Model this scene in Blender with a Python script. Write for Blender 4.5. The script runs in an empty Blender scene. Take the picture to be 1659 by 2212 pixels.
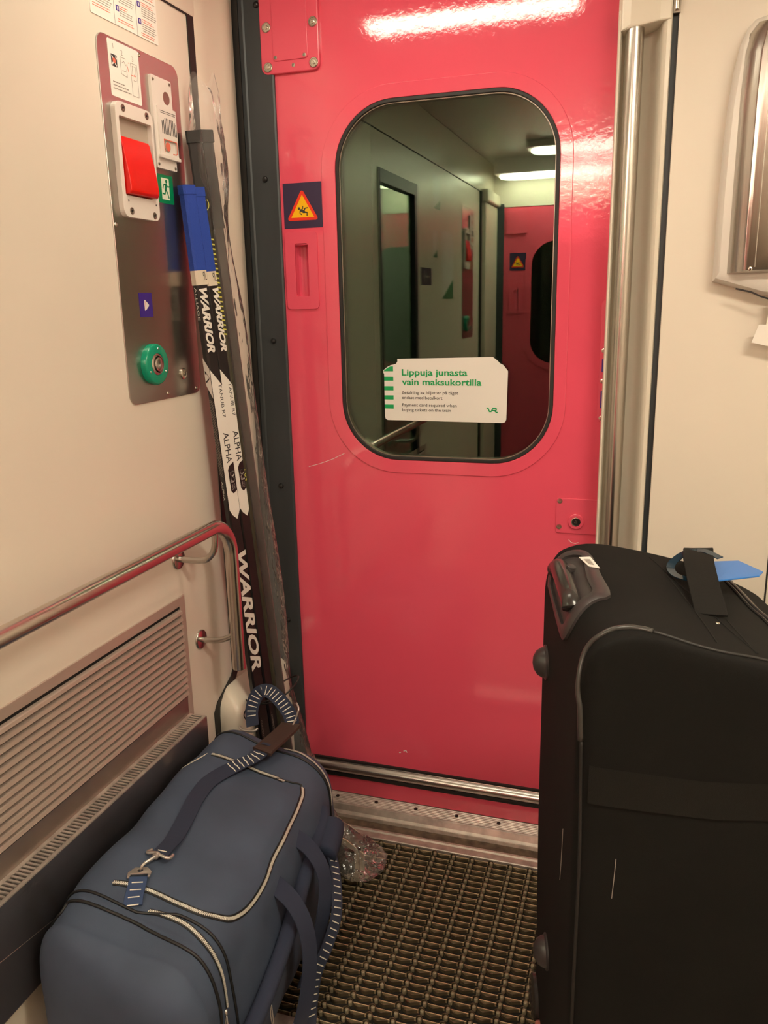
import bpy, bmesh, math, random
from mathutils import Vector, Matrix, noise
from mathutils.bvhtree import BVHTree
random.seed(4)
PI = math.pi
scn = bpy.context.scene
col = scn.collection
# ------------------------------------------------------------ camera, light, exposure
cam_d = bpy.data.cameras.new('camera'); cam = bpy.data.objects.new('camera', cam_d); col.objects.link(cam)
R_ = Vector((0.95137603, 0.30736899, -0.02019772)); U_ = Vector((-0.05677459, 0.23942137, 0.96925438)); F_ = Vector((-0.30275451, 0.92097867, -0.24523051))
mw = Matrix.Identity(4)
for i in range(3):
    mw[i][0] = R_[i]; mw[i][1] = U_[i]; mw[i][2] = -F_[i]
mw[0][3], mw[1][3], mw[2][3] = 0, 0, 1.5
cam.matrix_world = mw
cam_d.sensor_fit = 'VERTICAL'; cam_d.sensor_height = 36.0; cam_d.lens = 36.0 * 1775.0 / 2212.0
cam_d.clip_start = 0.02
scn.camera = cam
w = bpy.data.worlds.new('world'); scn.world = w; w.use_nodes = True
w.node_tree.nodes['Background'].inputs[0].default_value = (0, 0, 0, 1)
w.node_tree.nodes['Background'].inputs[1].default_value = 0.0
vs = scn.view_settings
vs.view_transform = 'Standard'; vs.look = 'None'; vs.gamma = 1.0; vs.exposure = 1.75
try: vs.use_curve_mapping = False
except Exception: pass
LAMP = (1.0, 0.90, 0.70); LAMP_FRONT = 6.5; LAMP_BACK = 11.0; LAMP_MID = 9.0; LAMP_SIDE = 20.5
scn.cycles.max_bounces = 10; scn.cycles.transparent_max_bounces = 16; scn.cycles.transmission_bounces = 10
D = 2.11          # the pink door's face
XW = -1.07        # left wall face
YR = 2.04         # right-hand wall face
CEIL = 2.36
YB = -1.45        # the wall behind the camera
# ------------------------------------------------------------ materials
def lin(c):
    return tuple((v / 255 / 12.92) if v / 255 <= 0.04045 else ((v / 255 + 0.055) / 1.055) ** 2.4 for v in c)
def mat(name, c, rough=0.5, metal=0.0, bump=0.0, bscale=200, coat=0.0, var=0.0, vscale=6, stretch=None, emit=None, estr=0, spec=None, sheen=0, btype='noise'):
    m = bpy.data.materials.new(name); m.use_nodes = True
    nt = m.node_tree; b = nt.nodes['Principled BSDF']
    b.inputs['Base Color'].default_value = (*c, 1); b.inputs['Roughness'].default_value = rough; b.inputs['Metallic'].default_value = metal
    if spec is not None: b.inputs['Specular IOR Level'].default_value = spec
    if coat: b.inputs['Coat Weight'].default_value = coat; b.inputs['Coat Roughness'].default_value = 0.06
    if sheen: b.inputs['Sheen Weight'].default_value = sheen
    tc = nt.nodes.new('ShaderNodeTexCoord'); mp = nt.nodes.new('ShaderNodeMapping'); nt.links.new(tc.outputs['Object'], mp.inputs[0])
    if stretch: mp.inputs['Scale'].default_value = stretch
    if bump:
        if btype == 'weave':
            t = nt.nodes.new('ShaderNodeTexWave'); t.inputs['Scale'].default_value = bscale; t.inputs['Distortion'].default_value = 0.4; out = t.outputs['Fac']
            t2 = nt.nodes.new('ShaderNodeTexWave'); t2.bands_direction = 'Y'; t2.inputs['Scale'].default_value = bscale
            mx = nt.nodes.new('ShaderNodeMath'); mx.operation = 'ADD'; nt.links.new(mp.outputs[0], t2.inputs['Vector']); nt.links.new(t.outputs['Fac'], mx.inputs[0]); nt.links.new(t2.outputs['Fac'], mx.inputs[1]); out = mx.outputs[0]
        else:
            t = nt.nodes.new('ShaderNodeTexNoise'); t.inputs['Scale'].default_value = bscale; t.inputs['Detail'].default_value = 3; out = t.outputs['Fac']
        nt.links.new(mp.outputs[0], t.inputs['Vector'])
        bp = nt.nodes.new('ShaderNodeBump'); bp.inputs['Strength'].default_value = bump; bp.inputs['Distance'].default_value = 0.002
        nt.links.new(out, bp.inputs['Height']); nt.links.new(bp.outputs[0], b.inputs['Normal'])
    if var:
        n = nt.nodes.new('ShaderNodeTexNoise'); n.inputs['Scale'].default_value = vscale; n.inputs['Detail'].default_value = 4
        nt.links.new(mp.outputs[0], n.inputs['Vector'])
        cr = nt.nodes.new('ShaderNodeValToRGB'); cr.color_ramp.elements[0].position = 0.3; cr.color_ramp.elements[1].position = 0.7
        cr.color_ramp.elements[0].color = (*[v * (1 - var) for v in c], 1); cr.color_ramp.elements[1].color = (*[min(1, v * (1 + var)) for v in c], 1)
        nt.links.new(n.outputs['Fac'], cr.inputs[0]); nt.links.new(cr.outputs[0], b.inputs['Base Color'])
    if emit:
        b.inputs['Emission Color'].default_value = (*emit, 1); b.inputs['Emission Strength'].default_value = estr
    return m
M = {}
M['cream'] = mat('cream wall laminate', (0.78, 0.70, 0.60), 0.34, bump=0.03, bscale=350)
M['cream_moulding'] = mat('cream moulded plastic', (0.74, 0.67, 0.56), 0.28, bump=0.03, bscale=90)
M['ceiling'] = mat('grey ceiling panel', (0.62, 0.60, 0.55), 0.35, bump=0.02)
M['pink'] = mat('glossy pink paint', (0.82, 0.095, 0.155), 0.065, bump=0.16, bscale=70, coat=0.6, spec=0.5)
M['pink_matt'] = mat('pink painted metal', (0.80, 0.095, 0.155), 0.22, bump=0.04, bscale=160)
M['pink_deep'] = mat('pink recess', (0.76, 0.09, 0.16), 0.3)  # slightly darker pink: the recess shade is put into the colour
M['rubber'] = mat('black rubber', (0.016, 0.014, 0.013), 0.55)
M['frame'] = mat('dark grey metal', (0.040, 0.048, 0.054), 0.42, metal=0.1, bump=0.03, bscale=60, var=0.15, vscale=5, stretch=(3, 3, 0.6))
M['steel'] = mat('brushed stainless steel', (0.52, 0.49, 0.46), 0.28, metal=1.0, bump=0.10, bscale=220, stretch=(1, 0.03, 1.0))
M['steel_v'] = mat('vertical brushed steel', (0.55, 0.52, 0.48), 0.24, metal=1.0, bump=0.08, bscale=220, stretch=(1, 1, 0.03))
M['steel_rail'] = mat('satin steel tube', (0.60, 0.55, 0.50), 0.24, metal=1.0, bump=0.03, bscale=300, stretch=(1, 0.05, 1))
M['steel_box'] = mat('stainless heater casing', (0.42, 0.38, 0.35), 0.34, metal=1.0, bump=0.10, bscale=200, stretch=(1, 0.04, 1))
M['grille'] = mat('painted grille metal', (0.53, 0.44, 0.38), 0.36, metal=0.4)
M['alu'] = mat('worn aluminium', (0.62, 0.56, 0.50), 0.38, metal=0.6, var=0.25, vscale=30, bump=0.05)
M['dirt'] = mat('dirty metal floor', (0.17, 0.13, 0.09), 0.5, metal=0.4, var=0.5, vscale=35, bump=0.3, bscale=60)
M['chrome'] = mat('polished screw steel', (0.62, 0.58, 0.5), 0.22, metal=1.0)
M['screw'] = mat('dull screw steel', (0.36, 0.32, 0.27), 0.35, metal=0.9)
M['black'] = mat('black plastic', (0.012, 0.012, 0.013), 0.3)
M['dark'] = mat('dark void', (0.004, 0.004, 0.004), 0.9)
M['white'] = mat('white printed film', (0.84, 0.80, 0.76), 0.35)
M['paper'] = mat('white paper', (0.86, 0.80, 0.74), 0.7)
M['card_white'] = mat('white card', (0.80, 0.77, 0.72), 0.5)
M['vr_green'] = mat('bright green print', (0.0, 0.36, 0.10), 0.5)
M['ink'] = mat('dark ink', (0.03, 0.028, 0.03), 0.6)
M['ink_grey'] = mat('grey ink', (0.30, 0.26, 0.23), 0.6)
M['ink_red'] = mat('red ink', (0.75, 0.16, 0.10), 0.6)
M['purple'] = mat('violet blue print', (0.045, 0.02, 0.26), 0.4)
M['navy_print'] = mat('dark navy print', (0.035, 0.022, 0.065), 0.4)
M['safety_red'] = mat('safety red print', (0.85, 0.035, 0.012), 0.4)
M['yellow'] = mat('safety yellow print', (0.95, 0.52, 0.0), 0.4)
M['exit_green'] = mat('exit sign green', (0.0, 0.22, 0.08), 0.35)
M['glow_white'] = mat('pale exit sign white', (0.80, 0.82, 0.66), 0.4)
M['housing'] = mat('cream plastic housing', (0.78, 0.72, 0.66), 0.35)
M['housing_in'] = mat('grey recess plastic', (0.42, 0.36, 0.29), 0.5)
M['red'] = mat('red plastic', (0.80, 0.010, 0.004), 0.33)
M['ring_green'] = mat('green plastic ring', (0.0, 0.30, 0.17), 0.25)
M['bronze'] = mat('worn bronze mat rib', (0.80, 0.68, 0.44), 0.35, metal=0.45, var=0.3, vscale=25)
M['mat_rubber'] = mat('brown mat rubber', (0.105, 0.080, 0.045), 0.32, metal=0.1, var=0.35, vscale=30)
M['mat_peg'] = mat('mat rubber peg', (0.30, 0.25, 0.16), 0.32)
M['mat_web'] = mat('mat strip web', (0.31, 0.245, 0.14), 0.4, var=0.3, vscale=40)
M['mat_base'] = mat('dark mat base', (0.012, 0.010, 0.006), 0.8)
M['lamp'] = mat('lamp diffuser', (0.9, 0.9, 0.88), 0.5, emit=LAMP, estr=LAMP_FRONT)
M['lamp_mid'] = mat('recessed lamp lens', (0.9, 0.9, 0.88), 0.5, emit=LAMP, estr=LAMP_MID)
M['lamp_side'] = mat('side lamp diffuser', (0.9, 0.9, 0.88), 0.5, emit=LAMP, estr=LAMP_SIDE)
M['lamp_back'] = mat('rear lamp diffuser', (0.9, 0.9, 0.88), 0.5, emit=LAMP, estr=LAMP_BACK)
M['navy'] = mat('navy polyester', (0.056, 0.078, 0.126), 0.72, bump=0.25, bscale=1500, var=0.12, vscale=9, sheen=0.0)
M['navy_web'] = mat('navy webbing', (0.028, 0.040, 0.080), 0.65, bump=0.5, bscale=500, btype='weave')
M['navy_light'] = mat('blue webbing tab', (0.04, 0.075, 0.18), 0.6, bump=0.4, bscale=400, btype='weave')
M['piping'] = mat('black piping', (0.008, 0.009, 0.010), 0.45)
M['tooth'] = mat('pale zip teeth', (0.80, 0.77, 0.68), 0.35, metal=0.3)
M['buckle'] = mat('pale cast metal', (0.58, 0.54, 0.50), 0.3, metal=0.75)
M['reflective'] = mat('reflective stitch', (0.80, 0.76, 0.66), 0.35)
M['brown_pad'] = mat('brown rubber strap pad', (0.055, 0.030, 0.024), 0.5, bump=0.2, bscale=250)
M['case'] = mat('black suitcase fabric', (0.0050, 0.0045, 0.0038), 0.85, spec=0.25, bump=0.25, bscale=1400, var=0.2, vscale=7)
M['case_band'] = mat('black ribbed band', (0.0065, 0.0056, 0.0045), 0.8, spec=0.3, bump=0.3, bscale=900)
M['case_side'] = mat('black suitcase back shell', (0.010, 0.008, 0.0075), 0.55, bump=0.15, bscale=700)
M['grey_plastic'] = mat('dark grey plastic', (0.048, 0.040, 0.040), 0.38)
M['grip'] = mat('glossy dark grip', (0.035, 0.030, 0.028), 0.24)
M['case_pipe'] = mat('grey suitcase piping', (0.05, 0.046, 0.042), 0.3)
M['tag_blue'] = mat('blue plastic tag', (0.03, 0.19, 0.60), 0.35)
M['tag_clear'] = mat('dark glossy loop', (0.01, 0.03, 0.05), 0.1)
M['tape_blue'] = mat('blue grip tape', (0.014, 0.055, 0.36), 0.7, bump=0.5, bscale=300)
M['tape_cream'] = mat('cream tape', (0.70, 0.60, 0.48), 0.6)
M['stick_black'] = mat('black carbon shaft', (0.012, 0.010, 0.011), 0.28)
M['stick_white'] = mat('white shaft print', (0.80, 0.76, 0.70), 0.4)
M['stick_olive'] = mat('dark olive shaft', (0.040, 0.037, 0.022), 0.35, var=0.35, vscale=14)
M['stick_brown'] = mat('dark brown shaft', (0.035, 0.018, 0.015), 0.35, var=0.4, vscale=18)
M['blade_cream'] = mat('cream blade', (0.62, 0.52, 0.38), 0.4)
M['yellow_print'] = mat('yellow print', (0.62, 0.58, 0.10), 0.4)
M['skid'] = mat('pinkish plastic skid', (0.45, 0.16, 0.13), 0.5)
M['dark_seat'] = mat('grey saloon panel', (0.40, 0.42, 0.38), 0.6)
def glass_mat(name, c, ior):
    m = bpy.data.materials.new(name); m.use_nodes = True; nt = m.node_tree; nt.nodes.clear()
    g = nt.nodes.new('ShaderNodeBsdfGlass'); g.inputs['Color'].default_value = (*c, 1); g.inputs['Roughness'].default_value = 0.0; g.inputs['IOR'].default_value = ior
    o = nt.nodes.new('ShaderNodeOutputMaterial'); nt.links.new(g.outputs[0], o.inputs[0]); return m
M['glass'] = glass_mat('window glass', (0.90, 0.97, 0.90), 1.5)
def film_mat(name, dif, gloss, tcol=(1, 1, 1)):
    m = bpy.data.materials.new(name); m.use_nodes = True; nt = m.node_tree; nt.nodes.clear()
    tr = nt.nodes.new('ShaderNodeBsdfTransparent'); tr.inputs[0].default_value = (*tcol, 1)
    df = nt.nodes.new('ShaderNodeBsdfDiffuse'); df.inputs[0].default_value = (0.85, 0.8, 0.75, 1)
    gl = nt.nodes.new('ShaderNodeBsdfGlossy'); gl.inputs['Roughness'].default_value = 0.12; gl.inputs[0].default_value = (1, 1, 1, 1)
    n = nt.nodes.new('ShaderNodeTexNoise'); n.inputs['Scale'].default_value = 38; n.inputs['Detail'].default_value = 2
    tc = nt.nodes.new('ShaderNodeTexCoord'); mp = nt.nodes.new('ShaderNodeMapping'); mp.inputs['Scale'].default_value = (1, 1, 0.35)
    nt.links.new(tc.outputs['Object'], mp.inputs[0]); nt.links.new(mp.outputs[0], n.inputs['Vector'])
    bp = nt.nodes.new('ShaderNodeBump'); bp.inputs['Strength'].default_value = 1.0; bp.inputs['Distance'].default_value = 0.012
    nt.links.new(n.outputs['Fac'], bp.inputs['Height']); nt.links.new(bp.outputs[0], gl.inputs['Normal'])
    fr = nt.nodes.new('ShaderNodeLayerWeight'); fr.inputs[0].default_value = gloss
    nt.links.new(bp.outputs[0], fr.inputs['Normal'])
    a = nt.nodes.new('ShaderNodeMixShader'); a.inputs[0].default_value = dif; nt.links.new(tr.outputs[0], a.inputs[1]); nt.links.new(df.outputs[0], a.inputs[2])
    b = nt.nodes.new('ShaderNodeMixShader'); nt.links.new(fr.outputs['Fresnel'], b.inputs[0]); nt.links.new(a.outputs[0], b.inputs[1]); nt.links.new(gl.outputs[0], b.inputs[2])
    o = nt.nodes.new('ShaderNodeOutputMaterial'); nt.links.new(b.outputs[0], o.inputs[0]); return m
M['film'] = film_mat('clear plastic film', 0.07, 0.22)
M['film_fold'] = film_mat('folded plastic film', 0.08, 0.40)

# ------------------------------------------------------------ builders
class MB:
    def __init__(s): s.bm = bmesh.new(); s.mi = 0
    def _f(s, vs):
        try:
            f = s.bm.faces.new(vs); f.material_index = s.mi; return f
        except ValueError: return None
    def box(s, x0, x1, y0, y1, z0, z1, T=None):
        c = [(x, y, z) for x in (x0, x1) for y in (y0, y1) for z in (z0, z1)]
        v = [s.bm.verts.new(T(p) if T else p) for p in c]
        for q in ((0, 1, 3, 2), (4, 6, 7, 5), (0, 4, 5, 1), (2, 3, 7, 6), (0, 2, 6, 4), (1, 5, 7, 3)): s._f([v[i] for i in q])
    def prism(s, poly, w0, w1, T, holes=()):
        loops = [poly] + list(holes)
        top_e = []; 
        tv = []; bv = []
        for lp in loops:
            a = [s.bm.verts.new(T((p[0], p[1], w1))) for p in lp]; b = [s.bm.verts.new(T((p[0], p[1], w0))) for p in lp]
            tv.append(a); bv.append(b)
            n = len(lp)
            for i in range(n): s._f([a[i], a[(i + 1) % n], b[(i + 1) % n], b[i]])
        if not holes:
            s._f(tv[0]); s._f(list(reversed(bv[0])))
        else:
            for L_ in (tv, bv):
                es = []
                for a in L_:
                    n = len(a)
                    for i in range(n):
                        e = s.bm.edges.get((a[i], a[(i + 1) % n])) or s.bm.edges.new((a[i], a[(i + 1) % n])); es.append(e)
                r = bmesh.ops.triangle_fill(s.bm, use_beauty=True, use_dissolve=False, edges=es)
                for g in r['geom']:
                    if isinstance(g, bmesh.types.BMFace): g.material_index = s.mi
    def loft(s, rings, cap0=True, cap1=True, closed=True):
        V = [[s.bm.verts.new(p) for p in r] for r in rings]
        n = len(rings[0])
        for a, b in zip(V, V[1:]):
            for i in range(n if closed else n - 1): s._f([a[i], a[(i + 1) % n], b[(i + 1) % n], b[i]])
        if cap0: s._f(list(reversed(V[0])))
        if cap1: s._f(V[-1])
    def tube(s, pts, r, n=12, caps=True, rs=None):
        pts = [Vector(p) for p in pts]; rings = []; up = None
        for i, p in enumerate(pts):
            a = pts[max(i - 1, 0)]; b = pts[min(i + 1, len(pts) - 1)]; t = (b - a).normalized()
            if up is None:
                up = Vector((0, 0, 1)) if abs(t.z) < 0.9 else Vector((1, 0, 0))
            up = (up - t * up.dot(t)).normalized(); sd = t.cross(up)
            q = rs[i] if rs else r
            rings.append([p + (up * math.cos(2 * PI * k / n) + sd * math.sin(2 * PI * k / n)) * q for k in range(n)])
        s.loft(rings, caps, caps)
    def ribbon(s, pts, nrm, wd, th):
        pts = [Vector(p) for p in pts]; rings = []
        for i, p in enumerate(pts):
            a = pts[max(i - 1, 0)]; b = pts[min(i + 1, len(pts) - 1)]; t = (b - a).normalized()
            nn = Vector(nrm[i] if isinstance(nrm, list) else nrm); nn = (nn - t * nn.dot(t)).normalized(); sd = t.cross(nn)
            w_ = wd[i] if isinstance(wd, list) else wd
            rings.append([p + sd * w_ / 2 + nn * th, p - sd * w_ / 2 + nn * th, p - sd * w_ / 2, p + sd * w_ / 2])
        s.loft(rings)
    def lathe(s, prof, c, ax, n=24):
        c = Vector(c); ax = Vector(ax).normalized(); u = ax.orthogonal().normalized(); v = ax.cross(u)
        rings = [[c + ax * h + (u * math.cos(2 * PI * k / n) + v * math.sin(2 * PI * k / n)) * max(r, 1e-5) for k in range(n)] for r, h in prof]
        s.loft(rings, True, True)
    def build(s, name, m, parent=None, smooth=False, bev=0, sub=0, seg=2):
        bmesh.ops.remove_doubles(s.bm, verts=s.bm.verts, dist=1e-6)
        bmesh.ops.recalc_face_normals(s.bm, faces=s.bm.faces)
        me = bpy.data.meshes.new(name); s.bm.to_mesh(me); s.bm.free()
        for q in (m if isinstance(m, (list, tuple)) else [m]): me.materials.append(M[q] if isinstance(q, str) else q)
        o = bpy.data.objects.new(name, me); col.objects.link(o)
        if parent is not None:
            o.parent = parent
            o.matrix_parent_inverse = parent_inv(parent)
        if bev:
            b = o.modifiers.new('bevel', 'BEVEL'); b.width = bev; b.segments = seg; b.limit_method = 'ANGLE'; b.angle_limit = 0.6
        if sub:
            b = o.modifiers.new('sub', 'SUBSURF'); b.levels = sub; b.render_levels = sub
        if smooth:
            for p in me.polygons: p.use_smooth = True
            if smooth == 'auto':
                try: me.set_sharp_from_angle(angle=0.7)
                except Exception: pass
        return o
def wmat(o):
    m = Matrix.LocRotScale(o.location, o.rotation_euler, o.scale)
    return (wmat(o.parent) @ o.matrix_parent_inverse @ m) if o.parent else m
def parent_inv(p): return wmat(p).inverted()
def tag(o, label=None, cat=None, group=None, kind=None):
    if label: o['label'] = label
    if cat: o['category'] = cat
    if group: o['group'] = group
    if kind: o['kind'] = kind
    return o
def thing(name, loc, label, cat, group=None):
    o = bpy.data.objects.new(name, None); col.objects.link(o); o.location = loc; o.empty_display_size = 0.05
    return tag(o, label, cat, group)
def rr(x0, x1, y0, y1, r, n=6):
    r = min(r, (x1 - x0) / 2 - 1e-5, (y1 - y0) / 2 - 1e-5); P = []
    for cx, cy, a0 in ((x1 - r, y1 - r, 0), (x0 + r, y1 - r, PI / 2), (x0 + r, y0 + r, PI), (x1 - r, y0 + r, 1.5 * PI)):
        for k in range(n + 1):
            a = a0 + PI / 2 * k / n; P.append((cx + r * math.cos(a), cy + r * math.sin(a)))
    return P
def TL(p): return Vector((XW + p[2], p[0], p[1]))      # left wall: (y, z, out)
def TD(p): return Vector((p[0], D - p[2], p[1]))        # door: (x, z, out)
def TR(p): return Vector((p[0], YR - p[2], p[1]))       # right wall: (x, z, out)
def struct(o): o['kind'] = 'structure'; return o
def dup(root, name=None):
    def cp(o, par):
        c = o.copy(); col.objects.link(c)
        if par is not None: c.parent = par; c.matrix_parent_inverse = o.matrix_parent_inverse.copy()
        for ch in [x for x in bpy.data.objects if x.parent == o and x != c]: cp(ch, c)
        return c
    return cp(root, None)
_fc = {}
def text_polys(body, bold=0.0):
    cu = bpy.data.curves.new('t', 'FONT'); cu.body = body; cu.size = 1.0; cu.offset = bold; cu.resolution_u = 3
    ob = bpy.data.objects.new('t', cu); col.objects.link(ob)
    dg = bpy.context.evaluated_depsgraph_get(); dg.update()
    me = bpy.data.meshes.new_from_object(ob.evaluated_get(dg))
    V = [v.co.copy() for v in me.vertices]; F = [list(p.vertices) for p in me.polygons]
    bpy.data.objects.remove(ob); bpy.data.curves.remove(cu); bpy.data.meshes.remove(me)
    return V, F
def add_text(mb, body, fn, bold=0.0, shear=0.0, fit=None):
    """fn maps (u,v) in text units (cap height about 0.7) or 0..1 x 0..1 when fit is set"""
    V, F = text_polys(body, bold)
    if shear: V = [Vector((v.x + v.y * shear, v.y, 0)) for v in V]
    if fit:
        x0 = min(v.x for v in V); x1 = max(v.x for v in V); y0 = min(v.y for v in V); y1 = max(v.y for v in V)
        V = [Vector(((v.x - x0) / (x1 - x0), (v.y - y0) / (y1 - y0), 0)) for v in V]
    vs_ = [mb.bm.verts.new(fn(v.x, v.y)) for v in V]
    for f in F: mb._f([vs_[i] for i in f])
def smooth_path(P, n=6):
    P = [Vector(p) for p in P]; out = []
    for i in range(len(P) - 1):
        p0 = P[max(i - 1, 0)]; p1 = P[i]; p2 = P[i + 1]; p3 = P[min(i + 2, len(P) - 1)]
        for k in range(n):
            t = k / n
            out.append(0.5 * ((2 * p1) + (p2 - p0) * t + (2 * p0 - 5 * p1 + 4 * p2 - p3) * t * t + (3 * p1 - p0 - 3 * p2 + p3) * t ** 3))
    out.append(P[-1]); return out
# ============================================================ the setting
m = MB(); m.box(-1.25, 1.25, YB - .1, 1.31, -.06, -.012); m.box(-1.25, 1.25, 1.31, 2.2, -.06, -.012); struct(m.build('floor', 'dirt'))
m = MB(); m.box(-1.25, 1.25, YB - .1, 2.2, CEIL, CEIL + .04); struct(m.build('ceiling', 'ceiling'))
# left wall: cream panel with the doorway further back
m = MB()
hole = [(0.42, 0.02), (0.98, 0.02), (0.98, 2.02), (0.42, 2.02)]
m.prism([(YB, 0.0), (1.872, 0.0), (1.872, 2.155), (YB, 2.155)], -.03, 0, TL, holes=[hole])
struct(m.build('wall_left', 'cream'))
m = MB(); m.box(XW - .03, XW + .004, YB, 2.09, 2.155, CEIL); struct(m.build('trim_1', 'cream_moulding', bev=.004))
# rubber gasket round the wall panel
m = MB(); w = .014
def strip(pts, w, th, T):
    n = len(pts); Lf = []; Rt = []
    for i in range(n):
        p = Vector(pts[i]); d0 = (p - Vector(pts[i - 1])).normalized() if i else None; d1 = (Vector(pts[i + 1]) - p).normalized() if i < n - 1 else None
        d0 = d0 or d1; d1 = d1 or d0; t = (d0 + d1).normalized(); k = w / max(t.dot(d0), .3); nn = Vector((-t.y, t.x))
        Lf.append(tuple(p + nn * k)); Rt.append(tuple(p - nn * k))
    for i in range(n - 1): m.prism([Lf[i], Lf[i + 1], Rt[i + 1], Rt[i]], -.002, th, T)
strip([(-1.0, 2.167), (1.875, 2.167), (1.886, 2.158), (1.886, .515), (1.868, .497), (1.788, .457), (1.774, .44), (1.774, 0)], w, .003, TL)
struct(m.build('trim_2', 'rubber'))
# moulded corner post between the wall and the door frame
m = MB()
prof = [(-1.10, 1.895), (-1.069, 1.896), (-1.064, 1.91), (-1.063, 1.95), (-1.060, 1.985), (-1.054, 2.01), (-1.050, 2.03), (-1.052, 2.05), (-1.060, 2.075), (-1.066, 2.092), (-1.10, 2.10)]
m.loft([[Vector((x, y, z)) for x, y in prof] for z in (0, CEIL)])
struct(m.build('trim_3', 'cream_moulding', smooth='auto'))
m = MB()
rings = []
for z, ins, xx in ((0.0, 0, -.998), (.38, 0, -.998), (.425, .002, -1.0), (.448, .008, -1.008), (.462, .02, -1.022), (.475, .04, -1.04), (.49, .07, -1.06)):
    y0 = 1.785 + ins * .6; y1 = 2.095; x0 = -1.075; r = .022
    P = [(x0, y0)] + [(xx - r + r * math.sin(a), y0 + r - r * math.cos(a)) for a in [PI / 2 * k / 5 for k in range(6)]] + [(xx, y1), (x0, y1)]
    rings.append([Vector((max(x, x0), y, z)) for x, y in P])
m.loft(rings); struct(m.build('trim_4', 'cream_moulding', smooth='auto', bev=.004))
# dark metal door frame strip on the left of the door
m = MB(); m.box(-1.075, -1.052, 2.098, 2.13, 0, CEIL); 
frame = m.build('trim_5', ['rubber', 'frame', 'black']); 
bm = bmesh.new(); bm.from_mesh(frame.data); mm = MB(); mm.bm = bm; mm.mi = 1
mm.loft([[Vector(p) for p in ((-1.056, 2.125, z), (-1.056, 2.104, z), (-1.05, 2.099, z), (-1.040, 2.098, z), (-1.036, 2.101, z), (-.966, 2.101, z), (-.962, 2.104, z), (-.962, 2.125, z))] for z in (0, CEIL)])
mm.mi = 2
for z in (2.233, 1.824, 1.408, 1.0, .589): mm.lathe([(0.008, 0), (.0078, .002), (.006, .005), (.003, .0065), (0, .007)], (-1.0, 2.101, z), (0, -1, 0), 16)
bm.to_mesh(frame.data); struct(frame)
for p in frame.data.polygons: p.use_smooth = False
# right-hand moulded post with its recess, and the head block over it
prof = [(-.1155, 2.12), (-.1155, 2.042), (-.113, 2.038), (-.1095, 2.038), (-.108, 2.045), (-.106, 2.075), (-.098, 2.095), (-.075, 2.102), (-.050, 2.098), (-.037, 2.088), (-.029, 2.07), (-.025, 2.05), (-.021, 2.040), (-.014, 2.035), (-.006, 2.036), (-.004, 2.045), (-.004, 2.12)]
m = MB(); m.loft([[Vector((x, y, z)) for x, y in prof] for z in (0, 2.10)])
struct(m.build('trim_6', 'cream_moulding', smooth='auto'))
m = MB()
hp = [(-.1155, 2.12), (-.1155, 2.045), (-.108, 2.034), (-.09, 2.030), (-.03, 2.030), (-.006, 2.034), (-.004, 2.04), (-.004, 2.12)]
def hz(x): return 2.056 + .012 * min(1, max(0, (x + .1155) / .03)) + .004 * max(0, (x + .085) / .08)
m.loft([[Vector((x, y, hz(x))) for x, y in hp], [Vector((x, y, CEIL)) for x, y in hp]])
struct(m.build('trim_7', 'cream_moulding', bev=.003))
# dark joint and right-hand wall
m = MB(); m.box(-.004, .0085, 2.052, 2.12, 0, CEIL); struct(m.build('trim_8', 'frame'))
m = MB(); m.box(.0085, 1.25, YR, 2.16, 0, CEIL); struct(m.build('wall_front', 'cream', bev=.002))
m = MB(); m.prism([(.281, 0), (.285, 0), (.285, .97), (.281, .97)], -.002, .0006, TR); struct(m.build('trim_9', 'rubber'))
m = MB(); m.box(1.2, 1.24, YB, YR, 0, CEIL); struct(m.build('wall_right', 'cream'))
# the wall behind the camera
m = MB(); m.box(-1.1, -1.0, YB - .05, YB, 0, CEIL); m.box(-.14, 1.24, YB - .05, YB, 0, CEIL); m.box(-1.0, -.14, YB - .05, YB, 2.1, CEIL); struct(m.build('wall_back', 'cream'))
m = MB(); m.box(-1.062, -.995, YB, YB + .008, 0, 2.12); struct(m.build('trim_10', 'frame'))
m = MB(); m.box(XW - .002, XW + .012, -1.03, -1.0, 0, 2.155); struct(m.build('trim_11', 'rubber'))
m = MB(); m.box(XW - .002, XW + .03, YB, -1.06, 0, 2.1); m.box(XW - .002, XW + .05, YB, -1.03, 2.1, 2.17); struct(m.build('trim_12', 'cream_moulding', bev=.008))
# threshold: ridged plate, lip, dirty channel, mat frame
m = MB()
def prof_x(P, x0, x1):
    m.loft([[Vector((x, y, z)) for y, z in P] for x in (x0, x1)])
rid = [(2.16, -.012), (2.16, .030)]
y = 2.108
while y > 2.062: rid += [(y, .030), (y - .0025, .0285), (y - .004, .0285), (y - .0055, .030)]; y -= .0075
rid += [(2.060, .030), (2.053, .028), (2.046, .012), (2.040, .006), (2.036, .009), (2.032, .009), (2.030, .001), (2.030, -.012)]
prof_x(rid, -1.0, 1.2)
th = m.build('trim_13', ['alu', 'rubber']); struct(th)
bm = bmesh.new(); bm.from_mesh(th.data); mm = MB(); mm.bm = bm; mm.mi = 1
for k in range(9): mm.lathe([(.0055, 0), (.0055, .002), (0, .0022)], (-.855 + .125 * k, 2.086, .0295), (0, 0, 1), 12)
bm.to_mesh(th.data)
m = MB(); prof_x([(2.030, -.012), (2.030, 0.0), (1.992, 0.0), (1.992, -.012)], -1.0, 1.2); struct(m.build('trim_14', 'dirt'))
m = MB(); prof_x([(1.992, -.012), (1.992, .006), (1.984, .007), (1.980, .0035), (1.976, .004), (1.957, .004), (1.955, .002), (1.955, -.012)], -1.0, 1.2); struct(m.build('trim_15', 'alu'))
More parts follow.
